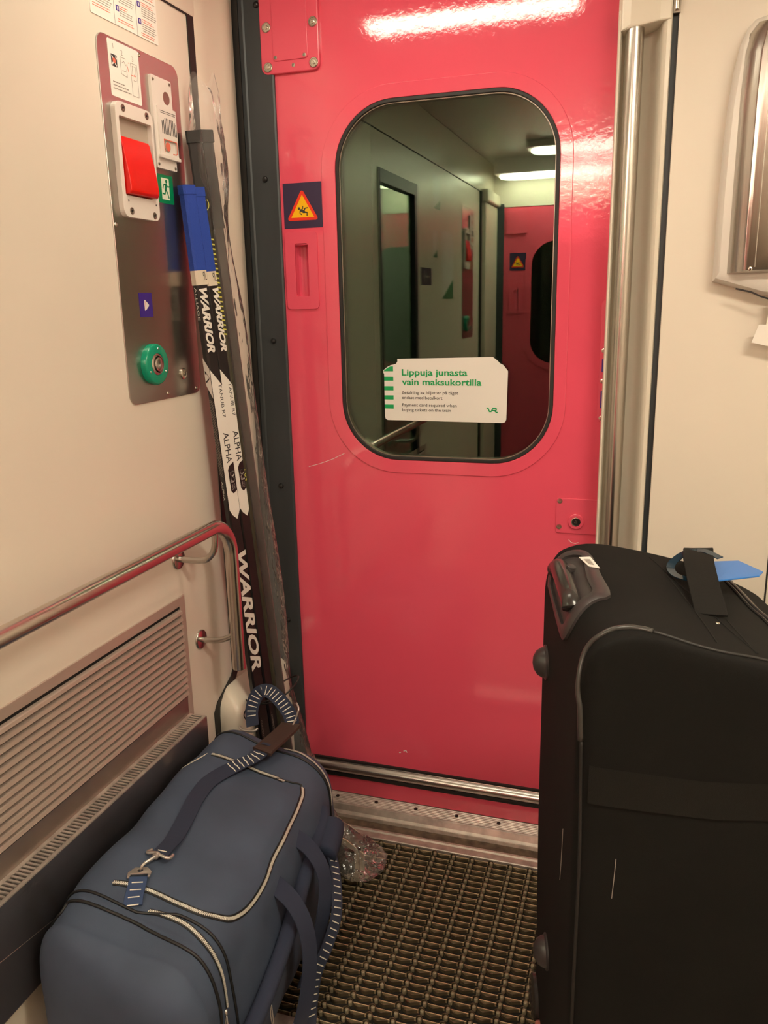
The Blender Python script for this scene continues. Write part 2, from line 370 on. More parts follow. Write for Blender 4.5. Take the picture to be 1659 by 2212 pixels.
m = MB(); m.box(-1.02, 1.2, 1.225, 1.318, -.012, .008); struct(m.build('trim_16', 'alu', bev=.003))
# cream skirting under the heater casing
m = MB(); m.box(XW, -1.045, YB, 1.74, 0, .30); struct(m.build('baseboard_left', 'cream_moulding', bev=.004))

# ============================================================ the pink door
def window_outline(grow=0.0): return rr(-.805 - grow, -.238 + grow, 1.088 - grow, 1.990 + grow, .155 + grow, 12)
def make_door():
    o = MB()
    o.prism(rr(-1.0, -.10, .032, 2.30, .004, 1), -.035, 0, TD, holes=[window_outline(), rr(-.927, -.889, 1.524, 1.660, .006, 3)])
    door = o.build('door_1', 'pink', smooth='auto')
    door['kind'] = 'structure'
    q = MB(); q.prism(rr(-.844, -.207, 1.052, 2.024, .19, 12), 0, .0028, TD, holes=[window_outline(.0006)]); q.build('window_surround', 'pink', door, bev=.0015)
    q = MB(); q.prism(window_outline(), -.02, .0036, TD, holes=[window_outline(-.009)]); q.build('window_gasket', 'rubber', door, bev=.0015)
    q = MB(); q.prism(window_outline(-.009), -.02, -.002, TD, holes=[window_outline(-.0115)]); q.build('window_bead', 'screw', door)
    q = MB(); q.prism(window_outline(-.0085), -.009, -.005, TD); q.build('window_pane', 'glass', door)
    q = MB(); q.prism(window_outline(-.0085), -.024, -.020, TD); q.build('window_pane', 'glass', door)
    q = MB(); q.prism(rr(-.955, -.8625, 1.491, 1.690, .012), 0, .0045, TD, holes=[rr(-.927, -.889, 1.524, 1.660, .005, 3)]); h = q.build('handle_recess', 'pink_matt', door, bev=.0015)
    q = MB()
    nb = 8; rings = []
    for z in (1.524, 1.660):
        rings.append([Vector((-.927, D + .001, z))] + [Vector((-.908 - .019 * math.cos(PI * k / nb), D + .002 + .026 * math.sin(PI * k / nb) ** .6 if 0 < k < nb else D + .002, z)) for k in range(nb + 1)] + [Vector((-.889, D + .001, z))])
    q.loft(rings, False, False, closed=False)
    q.box(-.927, -.889, D + .0, D + .034, 1.656, 1.664); q.box(-.927, -.889, D + .0, D + .034, 1.520, 1.525); q.box(-.93, -.886, D + .03, D + .034, 1.52, 1.664)
    q.build('handle_cup', 'pink_deep', h)
    # access plate with bolts
    q = MB(); q.prism(rr(-.9935, -.8345, 2.0705, 2.30, .018), -.002, .011, TD); ap = q.build('access_plate', 'pink_matt', door, bev=.003)
    q = MB(); q.prism(rr(-.9585, -.8640, 2.099, 2.30, .008), .011, .014, TD); q.build('access_cover', 'pink_matt', ap, bev=.001)
    for x, z in ((-.974, 2.178), (-.848, 2.178), (-.974, 2.087), (-.849, 2.087)):
        q = MB(); q.lathe([(.0118, 0), (.0118, .003), (.0105, .0042), (.0085, .0042), (.0080, .003), (.0050, .003), (.0045, .0055), (.002, .006), (0, .0052)], TD((x, z, .011)), (0, -1, 0), 20); q.build('bolt', 'chrome', ap, smooth='auto')
    for x, z, r, w0 in ((-.952, 2.107, .0045, .014), (-.873, 2.106, .0045, .014), (-.905, 2.0865, .0045, .011)):
        q = MB(); q.lathe([(r, 0), (r, .0008), (r * .5, .0012), (r * .35, .0002), (0, .0002)], TD((x, z, w0)), (0, -1, 0), 14); q.build('screw', 'screw', ap)
    # lock plate with button
    q = MB(); q.prism(rr(-.2215, -.08, .911, 1.004, .007), 0, .003, TD); lp = q.build('lock_plate', 'pink_matt', door, bev=.001)
    q = MB(); q.lathe([(.0205, 0), (.0205, .003), (.0185, .0048), (.0118, .0048), (.0112, .002)], TD((-.170, .944, .003)), (0, -1, 0), 28); q.build('button_collar', 'pink_matt', lp, smooth='auto')
    q = MB(); q.lathe([(.0125, 0), (.0125, .0052), (.0105, .0056), (.0100, .003)], TD((-.170, .944, .003)), (0, -1, 0), 8); q.build('button_rim', 'chrome', lp)
    q = MB(); q.lathe([(.0102, 0), (.0102, .0036), (0, .0038)], TD((-.170, .944, .003)), (0, -1, 0), 24)
    q.mi = 1
    for a, b in (((-.0035, -.003), (.0035, -.003)), ((.0035, -.003), (0, .004)), ((0, .004), (-.0035, -.003))):
        d = (Vector(b) - Vector(a)).normalized(); nn = Vector((-d.y, d.x)) * .0003
        q.prism([(-.170 + a[0] + nn.x, .944 + a[1] + nn.y), (-.170 + b[0] + nn.x, .944 + b[1] + nn.y), (-.170 + b[0] - nn.x, .944 + b[1] - nn.y), (-.170 + a[0] - nn.x, .944 + a[1] - nn.y)], .0066, .0071, TD)
    q.build('push_button', ['black', 'screw'], lp)
    for z in (.997, .928):
        q = MB(); q.lathe([(.0068, 0), (.0066, .0012), (.003, .0014), (.0025, .0004), (0, .0004)], TD((-.2125, z, .003)), (0, -1, 0), 16); q.build('screw', 'chrome', lp)
    # slim latch plate half behind the post
    q = MB(); q.prism(rr(-.1285, -.08, 1.203, 1.499, .012), 0, .0025, TD); sp = q.build('latch_plate', 'pink_matt', door, bev=.001)
    for z in (1.379, 1.305, 1.214):
        q = MB(); q.lathe([(.006, 0), (.0058, .001), (.003, .0014), (.0024, .0004), (0, .0004)], TD((-.119, z, .0025)), (0, -1, 0), 14); q.build('screw', 'chrome', sp)
    for z0, z1 in ((1.327, 1.359), (1.238, 1.281)):
        q = MB(); q.prism(rr(-.1225, -.112, z0, z1, .002, 2), .002, .0029, TD); q.build('latch_slot', 'purple', sp)
    # kick bar
    q = MB()
    P = [(.143, .0), (.143, .006), (.139, .008), (.136, .007), (.134, .011), (.129, .018), (.120, .021), (.111, .018), (.106, .011), (.104, .006), (.099, .004), (.094, .004), (.092, 0)]
    q.loft([[Vector((x, D - w_, z)) for z, w_ in P] for x in (-.99, -.11)]); kb = q.build('kick_bar', 'steel', door, smooth='auto')
    for z0, z1, w1 in ((.1405, .1475, .0075), (.088, .1005, .0065)):
        q = MB(); q.box(-.99, -.11, D - w1, D, z0, z1); q.build('rubber_edge', 'rubber', kb)
    # scuff marks
    q = MB(); rnd = random.Random(2)
    def scuff(P, wd):
        P = [Vector(p) for p in P]
        for a, b in zip(P, P[1:]):
            d = (b - a).normalized(); nn = Vector((-d.y, d.x)) * wd
            q.prism([tuple(a + nn), tuple(b + nn), tuple(b - nn), tuple(a - nn)], 0, .0003, TD)
    scuff([(-.915, 1.058), (-.88, 1.068), (-.84, 1.083), (-.806, 1.100)], .0006)
    scuff([(-.648, .203), (-.640, .206), (-.637, .200)], .0012); scuff([(-.662, .196), (-.656, .197)], .001)
    scuff([(-.187, .893), (-.18, .886), (-.17, .884), (-.162, .887)], .0007)
    q.build('scuff_mark', 'white', door)
    return door
door = make_door()
# gangway beyond the door glass
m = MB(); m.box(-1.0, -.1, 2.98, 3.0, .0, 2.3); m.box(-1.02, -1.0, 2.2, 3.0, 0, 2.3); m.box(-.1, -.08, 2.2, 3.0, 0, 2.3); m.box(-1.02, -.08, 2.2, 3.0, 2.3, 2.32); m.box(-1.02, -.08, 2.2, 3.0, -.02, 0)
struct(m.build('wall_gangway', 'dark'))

# ============================================================ rear door (seen mirrored in the glass)
def make_rear_door():
    def TB(p): return Vector((p[0], YB + p[2], p[1]))
    o = MB(); wo = rr(-.81, -.24, 1.09, 1.88, .155, 10)
    o.prism(rr(-1.0, -.14, .03, 2.1, .004, 1), -.03, -.004, TB, holes=[wo]); d2 = o.build('door_2', 'pink_matt'); d2['kind'] = 'structure'
    q = MB(); q.prism(wo, -.012, -.008, TB); q.build('window_pane', 'glass', d2)
    q = MB(); q.prism(rr(-.85, -.2, 1.05, 1.92, .18, 10), -.004, .001, TB, holes=[wo]); q.build('window_surround', 'pink_matt', d2, bev=.001)
    q = MB(); q.prism(wo, -.05, -.045, TB); q.build('window_blind', 'dark', d2)  # black sheet added behind the pane to make the rear window dark
    q = MB(); q.prism(rr(-.955, -.865, 1.42, 1.60, .012), -.004, .003, TB, holes=[rr(-.925, -.892, 1.45, 1.575, .01)]); q.build('handle_recess', 'pink_matt', d2)
    q = MB(); q.prism(rr(-.925, -.892, 1.45, 1.575, .01), -.02, -.0035, TB); q.build('handle_cup', 'pink_deep', d2)
    q = MB(); q.prism(rr(-.98, -.84, 1.93, 2.08, .012), -.004, .008, TB); q.build('access_plate', 'pink_matt', d2, bev=.002)
    return d2
make_rear_door()
# glazed doorway in the left wall further back, with the saloon end behind it
m = MB(); m.box(XW - .03, XW + .006, .42, .46, .02, 2.02); m.box(XW - .03, XW + .006, .46, .98, 1.97, 2.02); m.box(XW - .03, XW + .006, .955, .98, .02, 1.97); m.box(XW - .03, XW + .006, .46, .955, .02, .12)
d3 = m.build('door_3', 'frame', bev=.002); d3['kind'] = 'structure'
m = MB(); m.box(XW - .018, XW - .012, .46, .955, .12, 1.97); m.build('window_pane', 'glass', d3)
m = MB(); m.box(-2.3, -1.1, -.2, 1.8, 2.2, 2.22); m.box(-2.32, -2.3, -.2, 1.8, 0, 2.22); m.box(-2.32, -1.1, 1.8, 1.82, 0, 2.22); m.box(-2.32, -1.1, -.22, -.2, 0, 2.22); m.box(-2.32, -1.1, -.22, 1.82, -.02, 0)
struct(m.build('wall_saloon', 'dark_seat'))
# ============================================================ mounted things on the left wall
def screw(parent, T, u, v, w0, r, m='screw'):
    q = MB(); c = T((u, v, w0)); ax = T((0, 0, 1)) - T((0, 0, 0))
    q.lathe([(r, 0), (r, .0006), (r * .8, .0016), (r * .5, .0018), (r * .42, .0005), (0, .0005)], c, ax, 14); q.mi = 1
    q.lathe([(r * .22, .0006), (0, .0012)], c, ax, 6)
    return q.build('screw', [m, 'black'], parent, smooth='auto')
def make_panel(label, group=None):
    P = thing('control_panel', (XW, 1.66, 1.298), label, 'control panel')
    q = MB(); q.prism(rr(1.517, 1.812, 1.298, 2.028, .024), -.001, .003, TL); q.build('steel_plate', 'steel', P, bev=.001)
    for u, v in ((1.661, 2.018), (1.524, 1.669), (1.664, 1.310), (1.80, 1.67), (1.79, 1.31)): screw(P, TL, u, v, .003, .0048, 'chrome')
    # emergency handle
    q = MB(); q.prism(rr(1.541, 1.674, 1.686, 1.908, .018), .003, .015, TL, holes=[rr(1.5525, 1.667, 1.729, 1.8805, .003, 2)]); h = q.build('emergency_housing', 'housing', P, bev=.002)
    for u, v in ((1.568, 1.8965), (1.652, 1.897), (1.568, 1.699), (1.652, 1.697)):
        q = MB(); q.lathe([(.0072, 0), (.0072, .0008), (.0052, .0012), (.0048, .0002), (0, .0002)], TL((u, v, .015)), (1, 0, 0), 18); q.mi = 1
        q.lathe([(.0022, .0003), (.0018, .0018), (0, .0018)], TL((u, v, .015)), (1, 0, 0), 6); q.build('screw', ['screw', 'black'], h)
    for u in (1.56, 1.661):
        q = MB(); q.lathe([(.0022, 0), (0, .0004)], TL((u, 1.719, .015)), (1, 0, 0), 10); q.build('pin_hole', 'black', h)
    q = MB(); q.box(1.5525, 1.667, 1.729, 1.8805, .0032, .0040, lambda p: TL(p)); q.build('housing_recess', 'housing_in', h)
    q = MB()
    sec = [(1.845, .006), (1.843, .0105), (1.838, .0125), (1.80, .0200), (1.765, .0255), (1.745, .0275), (1.737, .027), (1.732, .023), (1.7315, .006)]
    q.loft([[TL((u, z, w_)) for z, w_ in sec] for u in (1.5555, 1.6585)]); q.build('emergency_handle', 'red', P, smooth='auto', bev=.0015)
    # intercom
    q = MB(); q.prism(rr(1.688, 1.767, 1.801, 1.988, .003), .003, .010, TL, holes=[[(1.744 + .0135 * math.cos(a), 1.950 + .0135 * math.sin(a)) for a in [2 * PI * k / 20 for k in range(20)]]]); ic = q.build('intercom_plate', 'housing', P, bev=.0008)
    q = MB(); q.prism(rr(1.7, 1.7735, 1.829, 1.929, .002), .010, .0135, TL, holes=[rr(1.7165, 1.768, 1.836, 1.863, .002, 2)]); q.build('speaker_cover', 'housing', ic, bev=.0006)
    q = MB(); q.prism(rr(1.695, 1.776, 1.822, 1.830, .003), .010, .0175, TL); q.build('shelf_lip', 'housing', ic, bev=.001)
    q = MB()
    for k in range(10):
        u = 1.7125 + .0062 * k; e = .004 * (abs(k - 4.5) > 3) + .003 * (abs(k - 4.5) > 4)
        q.box(u, u + .0022, 1.874, 1.909 - e - .002, .0134, .0139, lambda p: TL(p))
    q.box(1.708, 1.771, 1.9195, 1.9205, .0134, .0138, lambda p: TL(p))
    for k in range(14): q.box(1.709 + .0043 * k, 1.7118 + .0043 * k, 1.9155, 1.9168, .0134, .0138, lambda p: TL(p))
    q.build('speaker_slots', 'ink', ic)
    q = MB(); q.lathe([(.0135, .0), (.0125, -.004), (.006, -.0062), (0, -.0062)], TL((1.744, 1.950, .010)), (1, 0, 0), 24); q.mi = 1; q.lathe([(.005, -.0060), (0, -.0055)], TL((1.744, 1.950, .010)), (1, 0, 0), 12); q.build('camera_eye', ['screw', 'black'], ic, smooth='auto')
    q = MB()
    for a, b in (((1.7165, 1.863), (1.7165, 1.836)), ((1.7165, 1.8625), (1.768, 1.8625)), ((1.768, 1.863), (1.768, 1.840)), ((1.768, 1.84), (1.763, 1.836)), ((1.763, 1.836), (1.75, 1.836))):
        d = (Vector(b) - Vector(a)).normalized(); nn = Vector((-d.y, d.x)) * .0009
        q.prism([(a[0] + nn.x, a[1] + nn.y), (b[0] + nn.x, b[1] + nn.y), (b[0] - nn.x, b[1] - nn.y), (a[0] - nn.x, a[1] - nn.y)], .0135, .0140, TL)
    q.build('red_outline', 'ink_red', ic)
    q = MB(); q.lathe([(.0112, 0), (.0112, .0015), (.0095, .002)], TL((1.7325, 1.849, .0102)), (1, 0, 0), 22); q.mi = 1; q.lathe([(.0095, .001), (.009, .0028), (0, .0034)], TL((1.7325, 1.849, .0102)), (1, 0, 0), 22); q.build('call_button', ['housing_in', 'ink_red'], ic, smooth='auto')
    for u, v in ((1.695, 1.979), (1.760, 1.981), (1.694, 1.809), (1.760, 1.807)): screw(ic, TL, u, v, .010, .0034)
    # green illuminated-ring push button
    q = MB(); q.lathe([(.0455, 0), (.0455, .010), (.0435, .0132), (.0405, .0145), (.0248, .0145), (.0235, .012)], TL((1.612, 1.380, .003)), (1, 0, 0), 40); rg = q.build('button_ring', 'ring_green', P, smooth='auto')
    q = MB(); q.lathe([(.0238, 0), (.0238, .0135), (.0205, .0160), (.0185, .0160), (.0175, .012), (.0160, .012), (.0155, .0175), (.0135, .019), (.0052, .019), (.005, .0165), (0, .0165)], TL((1.612, 1.380, .003)), (1, 0, 0), 32); q.build('push_button', 'steel_v', P, smooth='auto')
    for a in (1.45, 3.6, 5.75):
        q = MB(); q.lathe([(.0026, 0), (.002, .0008), (0, .0009)], TL((1.612 + .034 * math.cos(a), 1.380 + .034 * math.sin(a), .0175)), (1, 0, 0), 10); q.build('screw', 'chrome', rg)
    q = MB(); q.lathe([(.0135, 0), (.0135, .003), (.0115, .0048), (.0085, .005), (.0075, .003), (.0052, .003), (.005, .0065), (0, .0065)], TL((1.736, 1.349, .003)), (1, 0, 0), 24); q.mi = 1
    q.box(-.0012, .0012, -.004, .004, .0064, .0070, lambda p: TL((1.736 + p[0], 1.349 + p[1], .003 + p[2]))); q.build('key_lock', ['chrome', 'black'], P, smooth='auto')
    return P
P1 = make_panel('brushed steel control panel with red emergency handle and green ring button, beside the hockey sticks')
P2 = dup(P1); P2.scale = (1, -1, 1); P2.location = (XW, -.66, 1.298)
tag(P2, 'steel control panel seen only mirrored in the door glass, beside the dark rear frame', 'control panel')
def sheet(name, u0, u1, v0, v1, w0, T, m='white', r=.002, th=.0006, par=None):
    q = MB(); q.prism(rr(u0, u1, v0, v1, r, 3), w0, w0 + th, T); return q.build(name, m, par)
# three-step instruction sticker
S = sheet('instruction_sticker', 1.5515, 1.657, 1.918, 2.023, .003, TL, 'paper', .004); tag(S, 'white sticker with steps 1, 2 and 3 and small drawings above the red handle', 'sticker')
q = MB(); W0 = .0037
def seg(a, b, wd, w0=None, T=TL):
    w0 = W0 if w0 is None else w0
    a = Vector(a); b = Vector(b); d = (b - a).normalized(); nn = Vector((-d.y, d.x)) * wd / 2
    q.prism([tuple(a + nn), tuple(b + nn), tuple(b - nn), tuple(a - nn)], w0, w0 + .0002, T)
for t_, u, v in (('1', 1.566, 2.007), ('2', 1.594, 2.001), ('3', 1.631, 1.998)):
    add_text(q, t_, lambda a, b, u=u, v=v: TL((u + a * .009, v + b * .011, W0)), fit=True) if False else add_text(q, t_, lambda a, b, u=u, v=v: TL((u + a * .014, v + b * .014, W0 + .0002)))
q.build('step_number', 'ink_grey', S); q = MB()
for a, b in (((1.591, 1.997), (1.610, 1.997)), ((1.591, 1.997), (1.591, 1.966)), ((1.591, 1.966), (1.611, 1.963)), ((1.611, 1.963), (1.611, 1.978)), ((1.596, 1.973), (1.609, 1.973)), ((1.596, 1.987), (1.603, 1.991)), ((1.603, 1.991), (1.610, 1.984))): seg(a, b, .0009)
q.build('line_drawing', 'ink_grey', S); q = MB()
for a, b in (((1.626, 1.994), (1.648, 1.994)), ((1.648, 1.994), (1.648, 1.932)), ((1.626, 1.994), (1.626, 1.932)), ((1.626, 1.932), (1.648, 1.932)), ((1.631, 1.989), (1.643, 1.989)), ((1.643, 1.989), (1.643, 1.962)), ((1.643, 1.962), (1.633, 1.962)), ((1.631, 1.989), (1.631, 1.974))): seg(a, b, .0008)
q.build('line_drawing', 'ink_grey', S)
q = MB()
q.box(1.560, 1.579, 1.974, 1.996, W0, W0 + .0002, lambda p: TL(p))
q.build('black_pictogram', 'ink', S)
q = MB()
for a, b in (((1.562, 1.977), (1.566, 1.981)), ((1.574, 1.993), (1.578, 1.989)), ((1.562, 1.993), (1.566, 1.989)), ((1.576, 1.976), (1.572, 1.980))): seg(a, b, .003, .0040)
q.build('white_corner', 'paper', S)
q = MB(); q.lathe([(.0052, .0040), (0, .0044)], TL((1.5695, 1.985, 0)), (1, 0, 0), 14); q.build('red_dot', 'ink_red', S); q = MB()
seg((1.626, 1.971), (1.640, 1.971), .0014); seg((1.636, 1.9735), (1.641, 1.971), .0014); q.build('red_arrow', 'ink_red', S); q = MB(); seg((1.6125, 1.988), (1.618, 1.974), .0014); seg((1.618, 1.992), (1.622, 1.992), .0012)
q.build('red_mark', 'ink_red', S)
q = MB()
for i, (y_, L_) in enumerate(((1.9455, .040), (1.9395, .052), (1.9335, .060))):
    u = 1.560
    rnd = random.Random(i)
    while u < 1.560 + L_: l = .003 + rnd.random() * .006; seg((u, y_), (min(u + l, 1.56 + L_), y_), .0018); u += l + .0015
q.build('small_print', 'ink_grey', S)
# folded instruction notice
S = sheet('instruction_notice', 1.511, 1.744, 2.056, 2.148, .0, TL, 'paper', .003, .0015); tag(S, 'white multi-column printed notice at the top of the left wall above the steel panel', 'notice')
W0 = .0016
for u in (1.588, 1.666):
    q = MB(); seg((u, 2.057), (u, 2.147), .0009); q.build('fold_line', 'ink_grey', S)
qb = []; qr = []
rnd = random.Random(5)
def para(y0, n, u0, u1, red, tgt):
    for i in range(n):
        y_ = y0 - i * .0042; u = u0; ue = u1 - rnd.random() * .012
        while u < ue: l = .003 + rnd.random() * .007; tgt.append(((u, y_), (min(u + l, ue), y_))); u += l + .0012
para(2.146, 1, 1.52, 1.57, 0, qb); para(2.14, 15, 1.530, 1.583, 0, qb); para(2.076, 2, 1.518, 1.583, 1, qr)
para(2.145, 3, 1.607, 1.660, 0, qr); para(2.131, 8, 1.607, 1.660, 0, qb); para(2.094, 2, 1.608, 1.64, 0, qr); para(2.086, 3, 1.608, 1.66, 0, qb); para(2.069, 2, 1.6, 1.66, 0, qr)
para(2.145, 3, 1.687, 1.742, 0, qr); para(2.131, 1, 1.687, 1.742, 0, qb); para(2.124, 2, 1.687, 1.738, 0, qr); para(2.116, 5, 1.687, 1.741, 0, qb); para(2.092, 2, 1.687, 1.73, 0, qr); para(2.083, 4, 1.687, 1.74, 0, qb); para(2.065, 2, 1.68, 1.735, 0, qr)
for lo, hi in ((1.5, 1.588), (1.588, 1.666), (1.666, 1.75)):
    q = MB(); [seg(a, b, .0014) for a, b in qb if lo <= a[0] < hi]; q.build('black_text', 'ink_grey', S)
    q = MB(); [seg(a, b, .0014) for a, b in qr if lo <= a[0] < hi]; q.build('red_text', 'ink_red', S)
for u, v in ((1.595, 2.083), (1.595, 2.125), (1.672, 2.113), (1.672, 2.081)):
    q = MB(); q.box(u, u + .0105, v, v + .0105, .0016, .0019, lambda p: TL(p)); q.mi = 1; q.box(u + .0035, u + .0075, v + .002, v + .0085, .0019, .0021, lambda p: TL(p)); q.build('pictogram', ['purple', 'white'], S)
# running-man exit sticker
S = sheet('exit_sign', 1.692, 1.754, 1.7295, 1.790, .003, TL, 'exit_green', .003); tag(S, 'green square exit sticker with a running figure, below the intercom', 'sign')
q = MB(); q.prism([(1.7065, 1.7375), (1.7375, 1.7375), (1.7375, 1.757), (1.7375, 1.783), (1.7065, 1.783)], .0036, .0039, TL); q.build('doorway_shape', 'glow_white', S)
q = MB(); W0 = .0040
q.lathe([(.0042, 0), (0, .0002)], TL((1.7265, 1.7765, W0)), (1, 0, 0), 14)
for a, b, wd in (((1.7245, 1.771), (1.721, 1.757), .0075), ((1.723, 1.771), (1.714, 1.768), .0028), ((1.714, 1.768), (1.711, 1.7605), .0028), ((1.7255, 1.771), (1.731, 1.765), .0028), ((1.731, 1.765), (1.7385, 1.767), .0028), ((1.7225, 1.758), (1.729, 1.752), .0036), ((1.729, 1.752), (1.7335, 1.741), .0034), ((1.7205, 1.758), (1.718, 1.749), .0036), ((1.718, 1.749), (1.708, 1.750), .0032)): seg(a, b, wd)
q.build('running_figure', 'exit_green', S)
# blue arrow sticker
S = sheet('arrow_sticker', 1.5815, 1.6305, 1.483, 1.5345, .003, TL, 'purple', .001); tag(S, 'small violet blue sticker with a white triangle above the green button', 'sticker')
q = MB(); q.prism([(1.600, 1.497), (1.6035, 1.497), (1.6165, 1.5065), (1.6165, 1.5095), (1.6035, 1.519), (1.600, 1.519)], .0036, .0039, TL); q.build('white_triangle', 'white', S)
q = MB(); q.box(1.6025, 1.6035, 1.499, 1.517, .0039, .0041, lambda p: TL(p)); q.build('red_line', 'ink_red', S)
# ------------------------------------------------------------ heater grille
G = thing('heater_grille', (XW, 1.1, .30), 'long slatted metal heater grille below the handrail on the left wall', 'heater')
q = MB(); q.prism([(.30, .30), (1.659, .30), (1.659, .819), (.30, .819)], -.001, .004, TL, holes=[[(.33, .508), (1.637, .508), (1.637, .796), (.33, .796)]]); q.build('frame', 'grille', G, bev=.001)
q = MB(); q.box(XW + .0002, XW + .0008, .33, 1.637, .5, .796); q.build('backing', 'dark', G)
for k in range(13):
    z = .789 - k * .0178
    q = MB(); P = [(z - .0005, .0012), (z - .0022, .0072), (z - .0040, .0100), (z - .0105, .0118), (z - .0116, .0108), (z - .0110, .0095), (z - .0045, .0050), (z - .0035, .0012)]
    q.loft([[Vector((XW + w_, y_, zz)) for zz, w_ in P] for y_ in (.331, 1.634)]); q.build('slat', 'grille', G)
q = MB(); q.box(XW + .001, XW + .0035, .33, 1.637, .506, .556); q.build('lower_band', 'steel_box', G)
q = MB(); q.prism([(XW, .30), (XW + .001, .508)], 0, 0, lambda p: Vector((p[0], 0, p[1]))) if False else None
q = MB()
# slotted ledge: back rail, front rail, bars
q.box(XW, XW + .013, .30, 1.640, .5055, .508); q.box(-1.028, -1.0195, .30, 1.640, .5055, .508)
y = .30
while y < 1.640:
    q.box(XW + .012, -1.027, y, y + .0042, .5055, .508); y += .0098
q.build('slotted_ledge', 'alu', G)
q = MB(); q.box(-1.0215, -1.0195, .30, 1.642, .292, .5060); q.box(XW, -1.0195, 1.640, 1.6425, .292, .506); q.box(XW, -1.0195, .30, 1.642, .288, .292); q.build('casing', 'steel_box', G, bev=.001)
q = MB(); q.box(XW + .004, -1.024, .31, 1.636, .47, .472); q.build('duct_floor', 'dark', G)  # black sheet added under the slots, standing in for the shade there
# ------------------------------------------------------------ handrail
H = thing('handrail', (-.965, 1.2, 1.0), 'stainless steel handrail along the left wall above the grille, bent down near the corner', 'handrail')
pts = [(-.965, .30, .998), (-.965, 1.0, .998), (-.965, 1.640, .998)] + [(-.965, 1.640 + .085 * math.sin(a), .913 + .085 * math.cos(a)) for a in [PI / 2 * k / 10 for k in range(1, 11)]] + [(-.965, 1.725, .606)]
q = MB(); q.tube(pts, .0168, 20); q.build('rail', 'steel_rail', H, smooth='auto')
for yb, zb, low in ((1.723, .674, True), (1.651, .912, False), (.80, .912, False)):
    q = MB(); q.lathe([(.026, 0), (.026, .002), (.0245, .004), (.0225, .005), (.011, .0055), (.0085, .006)], (XW, yb, zb), (1, 0, 0), 28); fl = q.build('wall_flange', 'steel_v', H, smooth='auto')
    if low: pb = [(XW + .003, yb, zb), (-1.03, yb + .001, zb + .001), (-1.0, yb + .002, zb + .008), (-.968, yb + .002, zb + .024)]
    else: pb = [(XW + .003, yb, zb), (-1.03, yb, zb), (-1.0, yb, zb + .002), (-.985, yb, zb + .010), (-.972, yb, zb + .025), (-.966, yb, zb + .045), (-.965, yb, zb + .08)]
    pb = smooth_path(pb, 5)
    q = MB(); q.tube(pb, .0078, 14); q.build('bracket_arm', 'steel_v', H, smooth='auto')
# ------------------------------------------------------------ right-hand pole
q = MB(); q.lathe([(.0198, 0), (.0198, 2.15)], (-.0805, 2.052, .0), (0, 0, 1), 32); o = q.build('grab_pole', 'steel_v', smooth='auto'); tag(o, 'vertical stainless steel grab pole in the moulded recess right of the pink door', 'pole')
# hinge
q = MB()
for k in range(8):
    z = 2.087 + k * .030
    q.lathe([(.0045, 0), (.0055, .001), (.0055, .0275), (.0045, .0285)], (.0035, 2.032, z), (0, 0, 1), 14)
hg = q.build('knuckle', 'chrome', smooth='auto')
HG = thing('hinge', (.0035, 2.032, 2.087), 'steel knuckle hinge at the top of the joint right of the grab pole', 'hinge'); hg.parent = HG; hg.matrix_parent_inverse = parent_inv(HG)
q = MB(); q.box(-.004, .011, 2.036, 2.0405, 2.083, CEIL); q.build('leaf', 'screw', HG)
# ------------------------------------------------------------ towel dispenser
DS = thing('towel_dispenser', (.256, YR, 1.50), 'steel paper towel dispenser with cream plastic surround on the right wall', 'dispenser')
left = [(.1125, 1.534), (.1118, 1.69), (.1135, 1.80), (.117, 1.89), (.124, 1.96), (.132, 2.005), (.143, 2.032), (.157, 2.047), (.182, 2.053)]
full = [(x, z) for x, z in left] + [(.512 - x, z) for x, z in reversed(left)] + [(.30, 1.503), (.256, 1.498), (.212, 1.503), (.13, 1.5285)]
full = full[::-1]
cx, cz = .256, 1.79
def scaled(P, s, sz=None): return [(cx + (x - cx) * s, cz + (z - cz) * (sz or s)) for x, z in P]
q = MB(); q.loft([[TR((x, z, w_)) for x, z in scaled(full, s)] for w_, s in ((0, 1), (.03, .995), (.045, .975), (.052, .93))]); q.build('plastic_surround', 'housing', DS, smooth='auto')
st = [(.133, 1.5475), (.1325, 1.70), (.1325, 1.90), (.136, 1.98), (.144, 2.015), (.16, 2.035), (.19, 2.04)]
stf = ([(x, z) for x, z in st] + [(.512 - x, z) for x, z in reversed(st)] + [(.345, 1.5475)])[::-1]
q = MB(); q.loft([[TR((cx + (x - cx) * s, cz + (z - cz) * sz, w_)) for x, z in stf] for w_, s, sz in ((.03, 1.0, 1.0), (.05, .975, 1.0), (.074, .80, .985), (.078, .74, .98), (.082, .715, .975), (.083, .66, .97))]); q.build('steel_cover', 'steel_v', DS, smooth='auto')
for sx in (-1, 1):
    q = MB(); q.box(cx + sx * .064 - .0012, cx + sx * .064 + .0012, 0, 0, 0, 0) if False else q.prism([(cx + sx * .0655, 1.56), (cx + sx * .0675, 1.56), (cx + sx * .0675, 2.0), (cx + sx * .0655, 2.0)], .082, .0842, TR); q.build('cover_seam', 'screw', DS)
    q = MB(); q.lathe([(.0045, 0), (.004, .002), (.002, .0025), (.0018, .001), (0, .001)], TR((cx + sx * .075, 1.556, .0828)), (0, -1, 0), 14); q.mi = 1; q.lathe([(.0018, .001), (0, .0018)], TR((cx + sx * .075, 1.556, .0828)), (0, -1, 0), 10); q.build('rivet', ['chrome', 'black'], DS)
q = MB(); q.tube([TR((.158, 1.517, .053)), TR((.19, 1.509, .056)), TR((.208, 1.500, .058)), TR((.226, 1.494, .058))], .0018, 6); q.build('torn_edge', 'black', DS)
